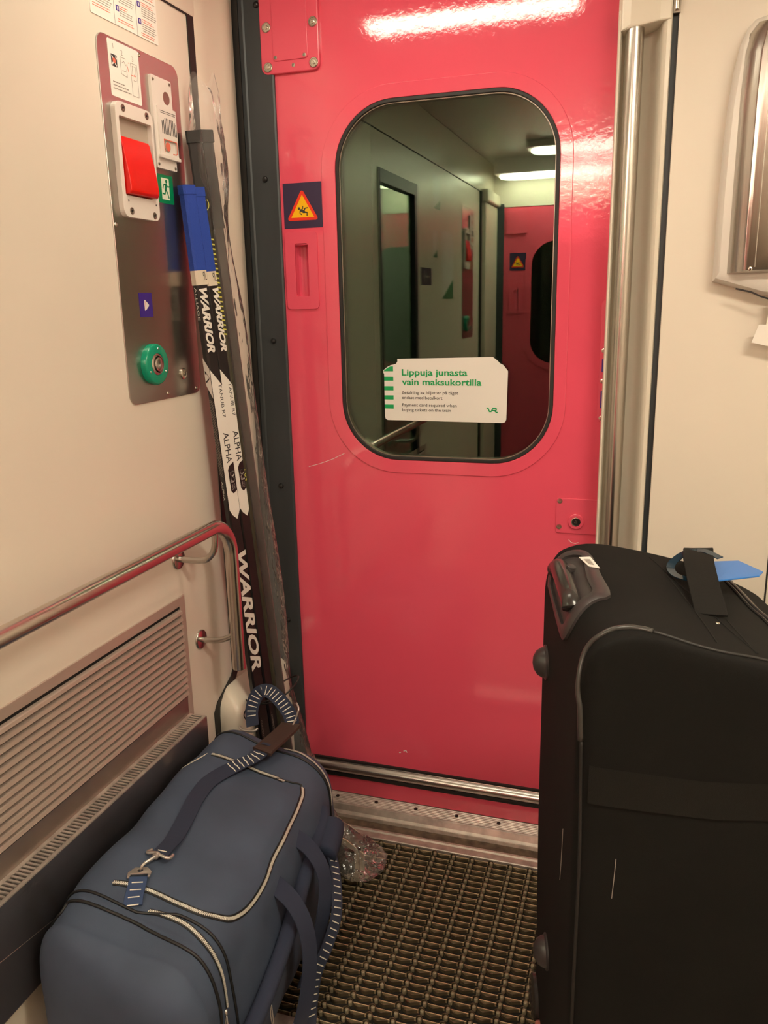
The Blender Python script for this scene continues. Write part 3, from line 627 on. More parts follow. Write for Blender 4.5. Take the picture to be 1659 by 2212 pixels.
q = MB(); q.loft([[TR((x, z, w_ + .0)) for x, z in ((.20, 1.402), (.212, 1.440), (.30, 1.44), (.32, 1.375), (.25, 1.39))] for w_ in (.040, .0412)]); q.loft([[TR((x, z, w_)) for x, z in ((.226, 1.40), (.23, 1.50), (.29, 1.50), (.29, 1.40))] for w_ in (.038, .0395)]); o = q.build('paper_towel', 'paper'); tag(o, 'white paper towel hanging from the slot of the dispenser', 'paper towel')
# ------------------------------------------------------------ falling-person warning sign on the door
def warning(T, u0, label):
    S = sheet('warning_sign', u0, u0 + .109, 1.6985, 1.811, .0002, T, 'navy_print', .001)
    tag(S, label, 'sign')
    q = MB()
    def tri(cx_, cy, s, r, n=5):
        P = []; V_ = [Vector((cx_ + s * math.cos(a), cy + s * math.sin(a) * 1.0)) for a in (PI / 2, PI / 2 + 2 * PI / 3, PI / 2 + 4 * PI / 3)]
        for i, v in enumerate(V_):
            a0 = PI / 2 + i * 2 * PI / 3 - PI / 3
            for k in range(n): a = a0 + 2 * PI / 3 * k / (n - 1); P.append((v.x + r * math.cos(a), v.y + r * math.sin(a)))
        return P
    cx_, cy = u0 + .0535, 1.744
    q.prism(tri(cx_, cy, .0425, .005), .0008, .0011, T); q.build('red_triangle', 'safety_red', S)
    q = MB(); q.prism(tri(cx_, cy, .0365, .0006), .0011, .0014, T); q.build('yellow_field', 'yellow', S)
    global W0
    return S, cx_, cy
S, cx_, cy = warning(TD, -.9545, 'dark blue sign with a red and yellow falling person triangle on the pink door')
q = MB(); W0 = .0014
q.lathe([(.0034, W0), (0, W0 + .0003)], TD((cx_ - .0095, cy + .0035, 0)), (0, -1, 0), 14)
q.prism([(cx_ - .0068, cy + .0015), (cx_ - .002, cy + .002), (cx_ + .009, cy - .0045), (cx_ + .0085, cy - .008), (cx_ + .003, cy - .0085), (cx_ - .005, cy - .004)], W0, W0 + .0003, TD)
for a, b, wd in (((-.0062, -.001), (-.0072, -.0085), .0026), ((-.0072, -.0085), (-.0015, -.0125), .0022), ((.001, .001), (.0015, .0095), .0024), ((.0045, -.003), (.0075, .0035), .0032), ((.0075, .0035), (.0155, .0045), .0026), ((.0075, -.0065), (.013, -.0065), .0032), ((.013, -.0055), (.0125, -.0155), .0026)):
    seg((cx_ + a[0], cy + a[1]), (cx_ + b[0], cy + b[1]), wd, W0, TD)
q.build('falling_figure', 'ink', S)
S2 = dup(S); S2.rotation_euler = (0, 0, 0); S2.scale = (1, -1, 1); S2.location = (0, YB + D - .003, 0)
tag(S2, 'falling person warning sign on the rear pink door, seen mirrored in the glass', 'sign')
# ------------------------------------------------------------ ticket notice on the glass
q = MB()
P = [(-.354, 1.328), (-.366, 1.343), (-.376, 1.348), (-.380, 1.353), (-.3935, 1.3635), (-.649, 1.3585), (-.6488, 1.352), (-.6525, 1.346), (-.660, 1.3435), (-.668, 1.342), (-.678, 1.337), (-.689, 1.328), (-.6885, 1.322), (-.6865, 1.319)]
P += [(-.6865 + .0, 1.206), (-.6845, 1.199), (-.679, 1.1955), (-.367, 1.1945), (-.3595, 1.197), (-.3565, 1.204)]
q.prism(P[::-1], -.0048, -.0040, TD); CD = q.build('ticket_notice', 'card_white'); tag(CD, 'white ticket-shaped notice with green writing on the door window', 'notice')
def TC(p): return TD((p[0], p[1], -.0038 + p[2]))
q = MB()
for k, z in enumerate((1.3305, 1.3065, 1.281, 1.2565, 1.232)):
    zz = z - .004 * 0; P = [(-.6865, zz - .0055), (-.661, zz - .0055), (-.661, zz + .0055), (-.6865, zz + .0055)]
    if k == 0: P = [(-.6885, zz - .0045), (-.661, zz - .0045), (-.661, zz + .0085), (-.668, zz + .0085), (-.677, zz + .0045)]
    q.prism([(a, b) for a, b in P], 0, .0003, TC)
q.build('green_bar', 'vr_green', CD)
def line(body, x, z, sx, m_, bold, name, width=None):
    q = MB()
    V, F = text_polys(body, bold); x0 = min(v.x for v in V); x1 = max(v.x for v in V)
    k = width / (x1 - x0) if width else sx
    add_text(q, body, lambda a, b: TC((x + (a - x0) * k, z + b * sx, .0003)), bold); return q.build(name, m_, CD)
line('Lippuja junasta', -.6372, 1.3155, .0235, 'vr_green', .022, 'green_lettering', .1775)
line('vain maksukortilla', -.6372, 1.2905, .0235, 'vr_green', .022, 'green_lettering', .2150)
line('Betalning av biljetter på tåget', -.6372, 1.2665, .0115, 'ink', .004, 'black_lettering', .1535)
line('endast med betalkort', -.6372, 1.2530, .0115, 'ink', .004, 'black_lettering', .111)
line('Payment card required when', -.6372, 1.2335, .0115, 'ink', .004, 'black_lettering', .1495)
line('buying tickets on the train', -.6372, 1.2205, .0115, 'ink', .004, 'black_lettering', .1335)
q = MB()
def vseg(P, wd):
    P = [Vector(p) for p in P]; n = len(P); A = []; B = []
    for i in range(n):
        d0 = (P[i] - P[i - 1]).normalized() if i else (P[1] - P[0]).normalized(); d1 = (P[i + 1] - P[i]).normalized() if i < n - 1 else d0
        t = (d0 + d1).normalized(); k = wd / 2 / max(t.dot(d0), .4); nn = Vector((-t.y, t.x)); A.append(P[i] + nn * k); B.append(P[i] - nn * k)
    for i in range(n - 1): q.prism([tuple(A[i]), tuple(A[i + 1]), tuple(B[i + 1]), tuple(B[i])], 0, .0004, TC)
vseg([(-.4085, 1.2325), (-.4045, 1.2325), (-.4005, 1.2235), (-.3965, 1.2235), (-.3915, 1.2325), (-.3845, 1.2325), (-.3825, 1.2305), (-.3835, 1.2275), (-.386, 1.2265), (-.393, 1.2265)], .0030)
vseg([(-.3875, 1.2265), (-.3825, 1.2218), (-.379, 1.2218)], .0030)
q.build('green_logo', 'vr_green', CD)
# small mirrored-side leaflets, arrow sign, and saloon shapes
def TB2(p): return TL(p)
S = sheet('direction_sign', .16, .36, 1.585, 1.665, .0003, TL, 'navy_print', .001); tag(S, 'dark blue sign with a pale arrow, mirrored in the door glass', 'sign')
q = MB(); W0 = .001; seg((.20, 1.625), (.30, 1.625), .010); seg((.30, 1.625), (.275, 1.650), .010); seg((.30, 1.625), (.275, 1.600), .010); q.build('arrow', 'ink_grey', S)
for (u0, u1, v0, v1, lab) in ((-.02, .12, 1.95, 2.11, 'pale leaflet with a green edge, mirrored in the upper door glass'), (-.30, -.05, 1.52, 1.86, 'tall pale notice with a green corner, mirrored in the door glass'), (.04, .14, 1.72, 1.85, 'small framed plate mirrored in the door glass left of the tall notice')):
    S = sheet('leaflet', u0, u1, v0, v1, .0003, TL, 'white', .002); tag(S, lab, 'notice', 'notices further back on the left wall')
    q = MB(); q.prism([(u0, v0), (u1, v0), (u0, v0 + (v1 - v0) * .3)], .001, .0014, TL); q.build('green_corner', 'exit_green', S)
# made-up coloured shapes behind the side glass, imitating blurred reflections in it
o = MB(); o.box(-2.2, -1.75, .35, .9, .45, .60); o.box(-2.2, -2.05, .35, .9, .45, 1.15); s_ = o.build('train_seat', 'pink_matt', bev=.03); tag(s_, 'magenta seat behind the side glass, mirrored in the door window', 'seat')
o = MB(); o.box(-2.2, -1.5, .9, 1.5, 1.30, 1.33); s_ = o.build('luggage_shelf', 'white', bev=.005); tag(s_, 'white shelf behind the side glass, mirrored in the door window', 'shelf')
o = MB(); o.box(-2.2, -1.9, 1.0, 1.4, 1.332, 1.62); s_ = o.build('green_bag', 'exit_green', bev=.04); tag(s_, 'green bag on the white shelf, mirrored in the door window', 'bag')
# ------------------------------------------------------------ ceiling lights
def lamp(x0, x1, y0, y1, m_, lab):
    L_ = thing('ceiling_light', ((x0 + x1) / 2, (y0 + y1) / 2, CEIL), lab, 'lamp', 'ceiling lamps')
    def TCe(p): return Vector((p[0], p[1], (CEIL if y0 > -1 else CEIL - .055) - p[2]))
    q = MB(); q.prism(rr(x0 - .02, x1 + .02, y0 - .02, y1 + .02, .03), -.056 if y0 < -1 else 0, .035, TCe); q.build('lamp_base', 'white', L_, bev=.004)
    q = MB(); q.prism(rr(x0, x1, y0, y1, (y1 - y0) / 2 - .002, 8), .035, .050, TCe); q.build('diffuser', m_, L_, bev=.006)
    return L_
lamp(-.90, -.26, 1.50, 1.605, 'lamp', 'long ceiling lamp over the pink door, reflected in its glossy paint')
lamp(-1.0, -.29, -1.40, -1.20, 'lamp_back', 'long ceiling lamp at the rear, reflected in the door window')
lamp(.30, .95, .62, .78, 'lamp_side', 'ceiling lamp over the right side of the vestibule, away from the pink door')
lamp(-.73, .06, -.87, -.69, 'lamp_mid', 'wide ceiling lamp over the middle of the vestibule, between the two slim ones')
q = MB(); q.box(-2.1, -1.5, -.05, .35, 2.16, 2.19); o = q.build('saloon_light', 'lamp'); tag(o, 'bright lamp behind the side glass, mirrored in the left of the window', 'lamp')
# ============================================================ ribbed entrance mat
q = MB(); q.box(-1.02, 1.18, 1.318, 1.955, -.012, -.009)
MT = thing('entrance_mat', (0, 1.6, -.012), 'dark ribbed entrance mat with wavy metal strips on the vestibule floor', 'mat')
q.build('mat_base', 'mat_base', MT)
pitch, per = .0219, .0532
rows = []; yy = 1.945
while yy > 1.33: rows.append(yy); yy -= pitch
def wv(t):   # t 0..1, 0 = peg
    u_ = t if t < .5 else t - 1
    a = .0098 * math.exp(-((u_ + .02) / .145) ** 4)
    b = -.0070 * math.exp(-((t - .40) / .22) ** 2)
    return a + b
x0m, x1m = -1.0, .95
bar = MB(); wav = MB(); peg = MB(); cup = MB()
for r_i, y0 in enumerate(rows):
    k = 0; x = x0m + .011
    while x < x1m:
        bar.box(x + .008, x + per - .007, y0 - .0006, y0 + .0008, .0002, .0010); cup.box(x + .008, x + per - .007, y0 - .0008, y0 + .0008, -.008, .0002)
        x += per
    n = int((x1m - x0m) / per * 14); rg = []
    for i in range(n + 1):
        X = x0m + (x1m - x0m) * i / n; t = ((X - x0m - .011) / per) % 1.0; Y = y0 + wv(t)
        rg.append([Vector((X, Y + .0012, -.009)), Vector((X, Y + .0012, -.0006)), Vector((X, Y + .0004, .0002)), Vector((X, Y - .0008, .0002)), Vector((X, Y - .0014, -.0006)), Vector((X, Y - .0014, -.009))])
    wav.loft(rg)
    x = x0m + .011
    while x < x1m:
        P = [(x + .009 + (per - .016) * i / 8, y0) for i in range(9)]
        lo = [(a, y0 + min(-.0004, wv(((a - x) / per) % 1.0) + .0008)) for a, _ in P]
        for i in range(8): cup._f([cup.bm.verts.new((c[0], c[1], -.0050)) for c in (P[i], P[i + 1], lo[i + 1], lo[i])])
        peg.lathe([(.0050, -.009), (.0050, -.0008), (.0044, .0008), (.0028, .0017), (0, .0020)], (x + .001, y0 + .0002, 0), (0, 0, 1), 10)
        x += per
for b_, nm, mt in ((bar, 'cross_strip', 'bronze'), (wav, 'wave_strip', 'mat_rubber'), (peg, 'peg', 'mat_peg'), (cup, 'strip_web', 'mat_web')):
    o = b_.build(nm, mt, MT, smooth=('auto' if nm == 'peg' else False)); o['kind'] = 'stuff'
# ============================================================ duffel bag
BAGM = []
def bag_section(y, s=1.0, tz=1.0, n=56):
    t = (y - 1.04) / .64
    cx_ = -.845 - .020 * max(0, t) ** 1.5; hw = .176 - .010 * max(0, t) + .004 * math.sin(PI * min(max(t, 0), 1)); H_ = .424 + .010 * math.sin(PI * min(max(t, 0), 1))
    t = t
    P = []
    for k in range(n):
        a = 2 * PI * k / n; c, s_ = math.cos(a), math.sin(a); e = 2 / 4.6
        X = abs(c) ** e * (1 if c > 0 else -1); Z = abs(s_) ** e * (1 if s_ > 0 else -1)
        side = 1 + .045 * (1 - abs(Z)) * (1 if X > 0 else .35) - .02 * max(0, Z)
        topb = 1 + (.03 * (1 - abs(X) ** 2) if Z > 0 else 0)
        zc = H_ / 2
        u_ = X * s; tl = 1 + ((.065 + .085 * min(1, max(0, t))) * -u_ if u_ < 0 else -.035 * u_)
        P.append((cx_ + X * hw * side * s, (zc + (Z * zc * topb) * s * tz) * tl))
    return P
def bag_noise(p):
    v = noise.noise(Vector((p.x * 5, p.y * 4, p.z * 6))) * .014 + noise.noise(Vector((p.x * 11 + 5, p.y * 9, p.z * 11))) * .009 + noise.noise(Vector((p.x * 6 + p.y * 14, p.y * 3 - p.x * 9, p.z * 7 + 3))) * .007 * (1 if p.y < 1.12 or p.y > 1.55 or p.x > -.72 else .25)
    return v
st = [(.950, .05), (.952, .35), (.958, .62), (.968, .80), (.982, .905), (.998, .955), (1.004, .968), (1.010, .958), (1.03, .975), (1.052, .992), (1.060, 1.002), (1.068, .992)]
y = 1.09
while y < 1.64: st.append((y, 1.0)); y += .022
st += [(1.652, .998), (1.660, 1.004), (1.668, .992), (1.69, .965), (1.705, .93), (1.718, .86), (1.727, .72), (1.733, .45), (1.735, .05)]
m = MB(); rings = []
for y, s in st:
    sec = bag_section(min(max(y, 1.0), 1.68), s); ring = []
    for x, z in sec:
        p = Vector((x, y, z)); v = bag_noise(p) * min(1, s * 1.0)
        c = Vector((-.85, y, .2)); d = (p - c).normalized()
        p = p + d * v
        if s < .9 and y < 1.1: p.y += (noise.noise(p * 6)) * .010
        p.z = max(p.z, .004); p.x = max(p.x, -1.011 if y < 1.65 and z < .5 else -1.06)
        ring.append(p)
    rings.append(ring)
m.loft(rings)
BG = thing('duffel_bag', (-.85, 1.34, 0), 'large navy blue duffel bag with pale zips lying on the mat by the heater', 'bag')
body = m.build('body', 'navy', BG, smooth=True, sub=1)
def tree_of(o):
    dg = bpy.context.evaluated_depsgraph_get(); dg.update(); e = o.evaluated_get(dg); me = e.to_mesh(); bm = bmesh.new(); bm.from_mesh(me); bm.transform(wmat(o))
    t = BVHTree.FromBMesh(bm); bm.free(); e.to_mesh_clear(); return t
BT = tree_of(body)
def snap(T, pts, off, n=5):
    """lay a path on a surface: points and normals"""
    P = smooth_path(pts, n); O = []; N = []
    for p in P:
        c, nn, i, d = T.find_nearest(p); O.append(c + nn * off); N.append(nn)
    return O, N
def resample(P, N, step):
    L_ = [0]
    for a, b in zip(P, P[1:]): L_.append(L_[-1] + (b - a).length)
    out = []; s = 0; i = 0
    while s <= L_[-1]:
        while i < len(L_) - 2 and L_[i + 1] < s: i += 1
        t = (s - L_[i]) / max(1e-9, L_[i + 1] - L_[i]); out.append((P[i].lerp(P[i + 1], t), N[i].lerp(N[i + 1], t).normalized(), (P[i + 1] - P[i]).normalized())); s += step
    return out
def zipper(T, pts, parent, wd=.0055, tape=.013, lift=.0016, name='zip'):
    P, N = snap(T, pts, .0006)
    q = MB(); q.ribbon(P, N, tape, lift * .5); z = q.build(name, 'piping', parent)
    q = MB()
    for p, n_, t in resample(P, N, .0034):
        s_ = t.cross(n_)
        for sg, o_ in ((1, 0), (-1, .0017)):
            c = p + t * o_ + s_ * sg * wd * .27 + n_ * lift * .5; a = s_ * wd * .27; b = t * .0011; h_ = n_ * lift
            vv = [q.bm.verts.new(c + a * i + b * j + h_ * k) for i in (-1, 1) for j in (-1, 1) for k in (0, 1)]
            for f in ((0, 1, 3, 2), (4, 6, 7, 5), (0, 4, 5, 1), (2, 3, 7, 6), (1, 5, 7, 3)): q._f([vv[i] for i in f])
    q.build('zip_teeth', 'tooth', z); return z
# ============================================================ tall black suitcase
SA = math.radians(14.0); SX = Vector((math.cos(SA), math.sin(SA), 0)); SY = Vector((-math.sin(SA), math.cos(SA), 0)); SO = Vector((-.18, 1.52, 0))
def TS(p): return SO + SX * p[0] + SY * p[1] + Vector((0, 0, p[2]))
SC = thing('suitcase', tuple(TS((.2, -.22, 0))), 'tall black upright fabric suitcase standing in the right foreground', 'suitcase')
SW, SD = .40, .44
def interp(T_, x):
    for (a, b), (c, d) in zip(T_, T_[1:]):
        if x <= c: return b + (d - b) * max(0, (x - a)) / (c - a)
    return T_[-1][1]
def top_z(x, y):
    zf = interp([(0, .985), (.012, 1.018), (.03, 1.041), (.055, 1.053), (.10, 1.055), (.19, 1.037), (.28, 1.014), (.40, .955)], x)
    zn = interp([(0, .955), (.010, 1.005), (.028, 1.034), (.055, 1.047), (.10, 1.046), (.16, 1.026), (.26, 1.004), (.40, .95)], x)
    t = -y / SD; return zf * (1 - t) + zn * t
m = MB(); rings = []
def case_ring(f, zf, n=14):
    """plan outline with rounded corners, shrunk by f"""
    P = rr(0 + f, SW - f, -SD + f, 0 - f, .028, 6); out = []
    Q = []
    for i in range(len(P)):
        a = Vector(P[i]); b = Vector(P[(i + 1) % len(P)]); k = max(1, int((b - a).length / .03))
        for j in range(k): Q.append(a.lerp(b, j / k))
    return Q
base = case_ring(0, 0)
cxy = Vector((SW / 2, -SD / 2))
def bulge(x, y, z):
    # soft front face bows in and out a little, sides lean outwards towards the floor
    dy = 0
    if y < -SD + .03 and .03 < x < SW - .03: dy = -.012 * math.sin(PI * (x - .03) / (SW - .06)) * math.sin(PI * min(1, z / 1.0)) + .008 * noise.noise(Vector((x * 6, z * 3, 2)))
    lean = -.045 * max(0, (.80 - z)) / .8 if y < -SD * .5 else 0
    return x + .012 * max(0, .5 - z) * (1 - x / SW), y + dy + lean
zs = [0.02, .024, .04, .07, .15, .25, .35, .45, .55, .65, .72, .78, .84, .88, .91, .935]
for i, z in enumerate(zs):
    f = .02 if i == 0 else (.008 if i == 1 else 0)
    r = []
    for p in base:
        q_ = cxy + (p - cxy) * (1 - f / .2); x, y = bulge(q_.x, q_.y, z); r.append(TS((x, y, z)))
    rings.append(r)
for k, f in enumerate((0.0, .002, .007, .014, .024, .04, .07, .11, .15, .185)):
    r = []
    for p in base:
        d = p - cxy; L_ = 1 - f / .2; q_ = cxy + d * L_
        x = min(max(q_.x, 0.0), SW); y = q_.y
        zt = top_z(x, y) if k else top_z(x, y) - .03
        if k == 0: x, y = bulge(p.x, p.y, .95); zt = min(top_z(p.x, p.y) - .012, 1.04)
        r.append(TS((x, y, zt)))
    rings.append(r)
m.loft(rings)
cbody = m.build('body', 'case', SC, smooth=True, sub=1)
CT = tree_of(cbody)
# ============================================================ hockey sticks
def stick_frame(P0, P1, face):
    P0 = Vector(P0); P1 = Vector(P1); t = (P1 - P0).normalized(); f = Vector(face); f = (f - t * f.dot(t)).normalized(); s = t.cross(f)
    return P0, t, f, s, (P1 - P0).length
def shaft(q, fr, s0, s1, w0, w1, d, g=0.0):
    P0, t, f, s, L_ = fr; rings = []
    n = max(1, int((s1 - s0) / .12))
    for k in range(n + 1):
        a = s0 + (s1 - s0) * k / n; wd = w0 + (w1 - w0) * k / n + g; dd = d + g; c = .0045
        pr = [(wd / 2 - c, dd / 2), (wd / 2, dd / 2 - c), (wd / 2, -dd / 2 + c), (wd / 2 - c, -dd / 2), (-wd / 2 + c, -dd / 2), (-wd / 2, -dd / 2 + c), (-wd / 2, dd / 2 - c), (-wd / 2 + c, dd / 2)]
        rings.append([P0 + t * a + s * u + f * v for u, v in pr])
    q.loft(rings)
def on_face(fr, d, off=.0004):      # (along from bottom, across, ...) on the wide front face
    P0, t, f, s, L_ = fr
    return lambda u, v: P0 + t * u + s * v + f * (d / 2 + off)
def on_side(fr, w, off=.0004, sg=1):
    P0, t, f, s, L_ = fr
    return lambda u, v: P0 + t * u + s * sg * (w / 2 + off) + f * v
W_, D_ = .034, .022
def warrior(name, P0, P1, face, label, full):
    fr = stick_frame(P0, P1, face); P0, t, f, s, L_ = fr
    SG = -1 if s.x > 0 else 1     # image-left side
    ST = thing(name, tuple(P0), label, 'hockey stick', 'hockey sticks standing in the corner')
    q = MB(); shaft(q, fr, .03, L_ - .002, .040, .032, D_); q.build('shaft', 'stick_black', ST)
    Lw = lambda a: .040 + (.032 - .040) * a / L_
    # blade on the floor
    q = MB(); rings = []
    bd = Vector(full['blade']); bn = Vector((0, 0, 1)).cross(bd).normalized()
    for k in range(13):
        a = k / 12; c = Vector(P0) + bd * (a * (.305 if full.get('side') else .26)) + bn * (.035 * a * a) ; h = .045 + .040 * min(1, a * 2) - .030 * max(0, a - .8) / .2; th = .0065 - .003 * a
        c.z = .006
        rings.append([c + bn * th / 2, c - bn * th / 2, c - bn * th / 2 + Vector((0, 0, h * .8)), c - bn * th * .3 + Vector((0, 0, h)), c + bn * th * .3 + Vector((0, 0, h)), c + bn * th / 2 + Vector((0, 0, h * .8))])
    q.loft(rings); q.build('blade', 'blade_cream', ST, smooth='auto')
    # tape at the butt end
    q = MB(); shaft(q, fr, L_ - .185, L_, .036, .0345, .0255); q.build('blue_tape', 'tape_blue', ST)
    q = MB(); shaft(q, fr, L_ - .017, L_ + .003, .0375, .0375, .0275); q.build('tape_knob', 'tape_blue', ST)
    q = MB(); shaft(q, fr, L_ - .218, L_ - .178, .0358, .0356, .0252); q.build('cream_tape', 'tape_cream', ST)
    F = on_face(fr, D_); Sd = lambda u, v: on_side(fr, Lw(u), .0004, SG)(u, v)
    q = MB(); Fa = on_face(fr, D_, .0020)
    add_text(q, '9L', lambda a, b: Fa(L_ - .208 + (a) * 0 + b * .020, -SG * (.002 + a * .010)), fit=True); q.build('tape_lettering', 'ink', ST)
    # white band with its slanted ends
    def quad(P, m_, nm, off=.0004, T_=None):
        q = MB(); T_ = T_ or on_face(fr, D_, off); q.prism(P, 0, .0002, lambda p: T_(p[0], p[1]) + f * p[2]); return q.build(nm, m_, ST)
    g = -SG   # +across = image right
    z = lambda zz: (zz - P0.z) / t.z
    hw = .0165
    quad([(z(1.355), g * -hw), (z(1.325), g * hw * .4), (z(1.31), g * hw), (z(.995), g * hw), (z(.972), g * hw * .3), (z(.985), g * -hw * .5), (z(1.00), g * -hw)], 'stick_white', 'white_band')
    quad([(z(1.103), g * -.004), (z(1.113), g * .002), (z(1.12), g * hw), (z(1.047), g * hw), (z(1.040), g * .004), (z(1.048), g * -.003)], 'stick_black', 'dark_band', .0008)
    q = MB()
    T1 = on_face(fr, D_, .0008)
    # reading downwards: text x -> down the shaft
    def txt(body, z0, z1, v0, v1, T_=T1, shear=0, bold=0.0, q=None):
        add_text(q, body, lambda a, b: T_(z(z0) + (z(z1) - z(z0)) * a, g * (v1 + (v0 - v1) * (1 - b) if False else v0 + (v1 - v0) * b)), bold, shear, fit=True)
    q = MB(); txt('TANUB R7', 1.318, 1.235, .003, .0125, q=q); q.build('model_lettering', 'ink', ST); q = MB(); txt('ALPHA', 1.198, 1.120, -.004, .0130, q=q, bold=.01); q.build('dark_lettering', 'ink', ST)
    T2 = on_face(fr, D_, .0010)
    q = MB(); txt('LX3', 1.098, 1.068, 0, .0135, T2, q=q, bold=.03); q.build('pale_lettering', 'stick_white', ST); q = MB(); txt('PRO', 1.064, 1.050, .001, .0055, T2, q=q); txt('ION', 1.064, 1.050, .0075, .012, T2, q=q); q.build('pale_lettering', 'stick_white', ST)
    q = MB(); vo = (-.0150, .0085) if full.get('side') else (-.0035, .0150); txt('WARRIOR', 1.545, 1.395, vo[0], vo[1], q=q, shear=.35, bold=.045); q.build('upper_lettering', 'stick_white', ST); q = MB(); (txt('WARRIOR', .885, .545, -.0175, .0170, q=q, shear=.28, bold=.035) if full.get('side') else None); q.build('large_lettering', 'stick_white', ST) if full.get('side') else None
    q = MB(); txt('- COMPETITION FLEX -', .40, .28, -.012, -.007, q=q); q.build('small_lettering', 'ink_grey', ST)
    if full.get('side'):
        q = MB(); T3 = lambda u, v: Sd(u, v)
        # COVERT style lettering on the narrow side, hatch lines, white corner with the A mark
        add_text(q, 'ALLIAGE', lambda a, b: T3(z(1.548) + (z(1.472) - z(1.548)) * a, -.004 + .008 * b), fit=True)
        add_text(q, 'ALPHA', lambda a, b: T3(z(1.075) + (z(1.025) - z(1.075)) * a, -.004 + .006 * b), fit=True)
        q.build('white_lettering', 'stick_white', ST)
        q = MB(); zz = 1.283
        while zz > 1.09:
            A = [(z(zz), -.0075), (z(zz) - .0011, -.0075), (z(zz) - .0071, .0085), (z(zz) - .006, .0085)]
            q._f([q.bm.verts.new(T3(*p)) for p in A]); zz -= .0042
        q.build('hatch_lines', 'ink_grey', ST)
        q = MB(); q._f([q.bm.verts.new(T3(*p)) for p in ((z(1.385), -.0095), (z(1.358), .0105), (z(1.285), .0105), (z(1.318), -.0095))]); q.build('white_corner', 'stick_white', ST)
        q = MB(); T4 = lambda u, v: T3(u, v) + s * SG * .0004
        for A in (((1.353, -.007), (1.350, -.003), (1.335, .008), (1.338, .004)), ((1.337, .008), (1.332, .006), (1.322, -.007), (1.327, -.007)), ((1.353, -.007), (1.345, -.007), (1.343, -.002), (1.350, -.002))):
            q._f([q.bm.verts.new(T4(z(a), b)) for a, b in A])
        q.build('dark_mark', 'ink', ST)
    return ST
warrior('hockey_stick', (-.968, 1.885, .02), (-1.044, 1.775, 1.770), (.93, -.36, .1), 'front black and white hockey stick with blue tape, leaning nearest the wall', {'blade': (.93, -.36, 0), 'side': True})
warrior('hockey_stick', (-.955, 1.930, .02), (-1.036, 1.803, 1.768), (.93, -.36, .1), 'black and white hockey stick with blue tape just behind the front one', {'blade': (.94, -.32, 0)})
def bagged(name, P0, P1, m_, label, dots):
    fr = stick_frame(P0, P1, (.42, -.9, .1) if dots else (.8, -.6, .1)); P0, t, f, s, L_ = fr
    ST = thing(name, tuple(P0), label, 'hockey stick', 'hockey sticks standing in the corner')
    q = MB(); shaft(q, fr, .03, L_, .030, .028, .021); q.build('shaft', m_, ST)
    q = MB(); shaft(q, fr, L_ - .21, L_ + .002, .0325, .0325, .0245); q.build('black_tape', 'rubber', ST)
    q = MB(); shaft(q, fr, L_ - .02, L_ + .006, .037, .037, .029); q.build('tape_knob', 'rubber', ST)
    bd = Vector((.81, -.58, 0)).normalized(); bn = Vector((0, 0, 1)).cross(bd).normalized(); rings = []
    q = MB()
    for k in range(13):
        a = k / 12; c = Vector(P0) + bd * (a * .29) + bn * (.03 * a * a); h = .034 + .03 * min(1, a * 3); th = .0065; c.z = .008
        rings.append([c + bn * th / 2, c - bn * th / 2, c - bn * th / 2 + Vector((0, 0, h)), c + bn * th / 2 + Vector((0, 0, h))])
    q.loft(rings); q.build('blade', m_, ST)
    if dots:
        g = 1 if s.x > 0 else -1; z = lambda zz: (zz - P0.z) / t.z; T1 = on_face(fr, .021, .0006); T5 = on_face(fr, .0245, .0008)
        q = MB(); zz = 1.66
        while zz > 1.44: q._f([q.bm.verts.new(T1(z(zz) + a, g * b)) for a, b in ((0, .001), (-.0035, .001), (-.006, .013), (-.0025, .013))]); zz -= .011
        q.build('yellow_hatch', 'yellow_print', ST); q = MB()
        add_text(q, 'LX3', lambda a, b: T1(z(1.095) - .03 * a, g * (.002 + .01 * b)), fit=True); q.build('yellow_lettering', 'yellow_print', ST); q = MB()
        for k in range(20):
            a0 = PI * .25 + 1.5 * PI * k / 20; a1 = a0 + 1.5 * PI / 20
            q._f([q.bm.verts.new(T5(z(1.735) + r_ * 1.05 * math.cos(a), g * (.002 + r_ * .8 * math.sin(a)))) for r_, a in ((.0125, a0), (.0142, a0), (.0142, a1), (.0125, a1))])
        add_text(q, 'H', lambda a, b: T5(z(1.742) + .013 * a, g * (-.004 + .012 * b)), fit=True)
        q.build('yellow_print', 'yellow_print', ST)
        q = MB(); add_text(q, '70', lambda a, b: T1(z(1.435) - .010 * (1 - b), g * (-.012 + .014 * a)), fit=True); add_text(q, '_', lambda a, b: T1(z(1.42) - .001 * (1 - b), g * (-.010 + .010 * a)), fit=True); q.build('white_print', 'stick_white', ST)
    return ST
bagged('hockey_stick', (-.950, 1.938, .025), (-1.038, 1.815, 1.888), 'stick_olive', 'olive hockey stick with yellow print inside the clear plastic sleeve', True)
bagged('hockey_stick', (-.937, 1.955, .025), (-1.026, 1.842, 1.893), 'stick_brown', 'dark brown hockey stick inside the plastic sleeve, nearest the grey frame', False)
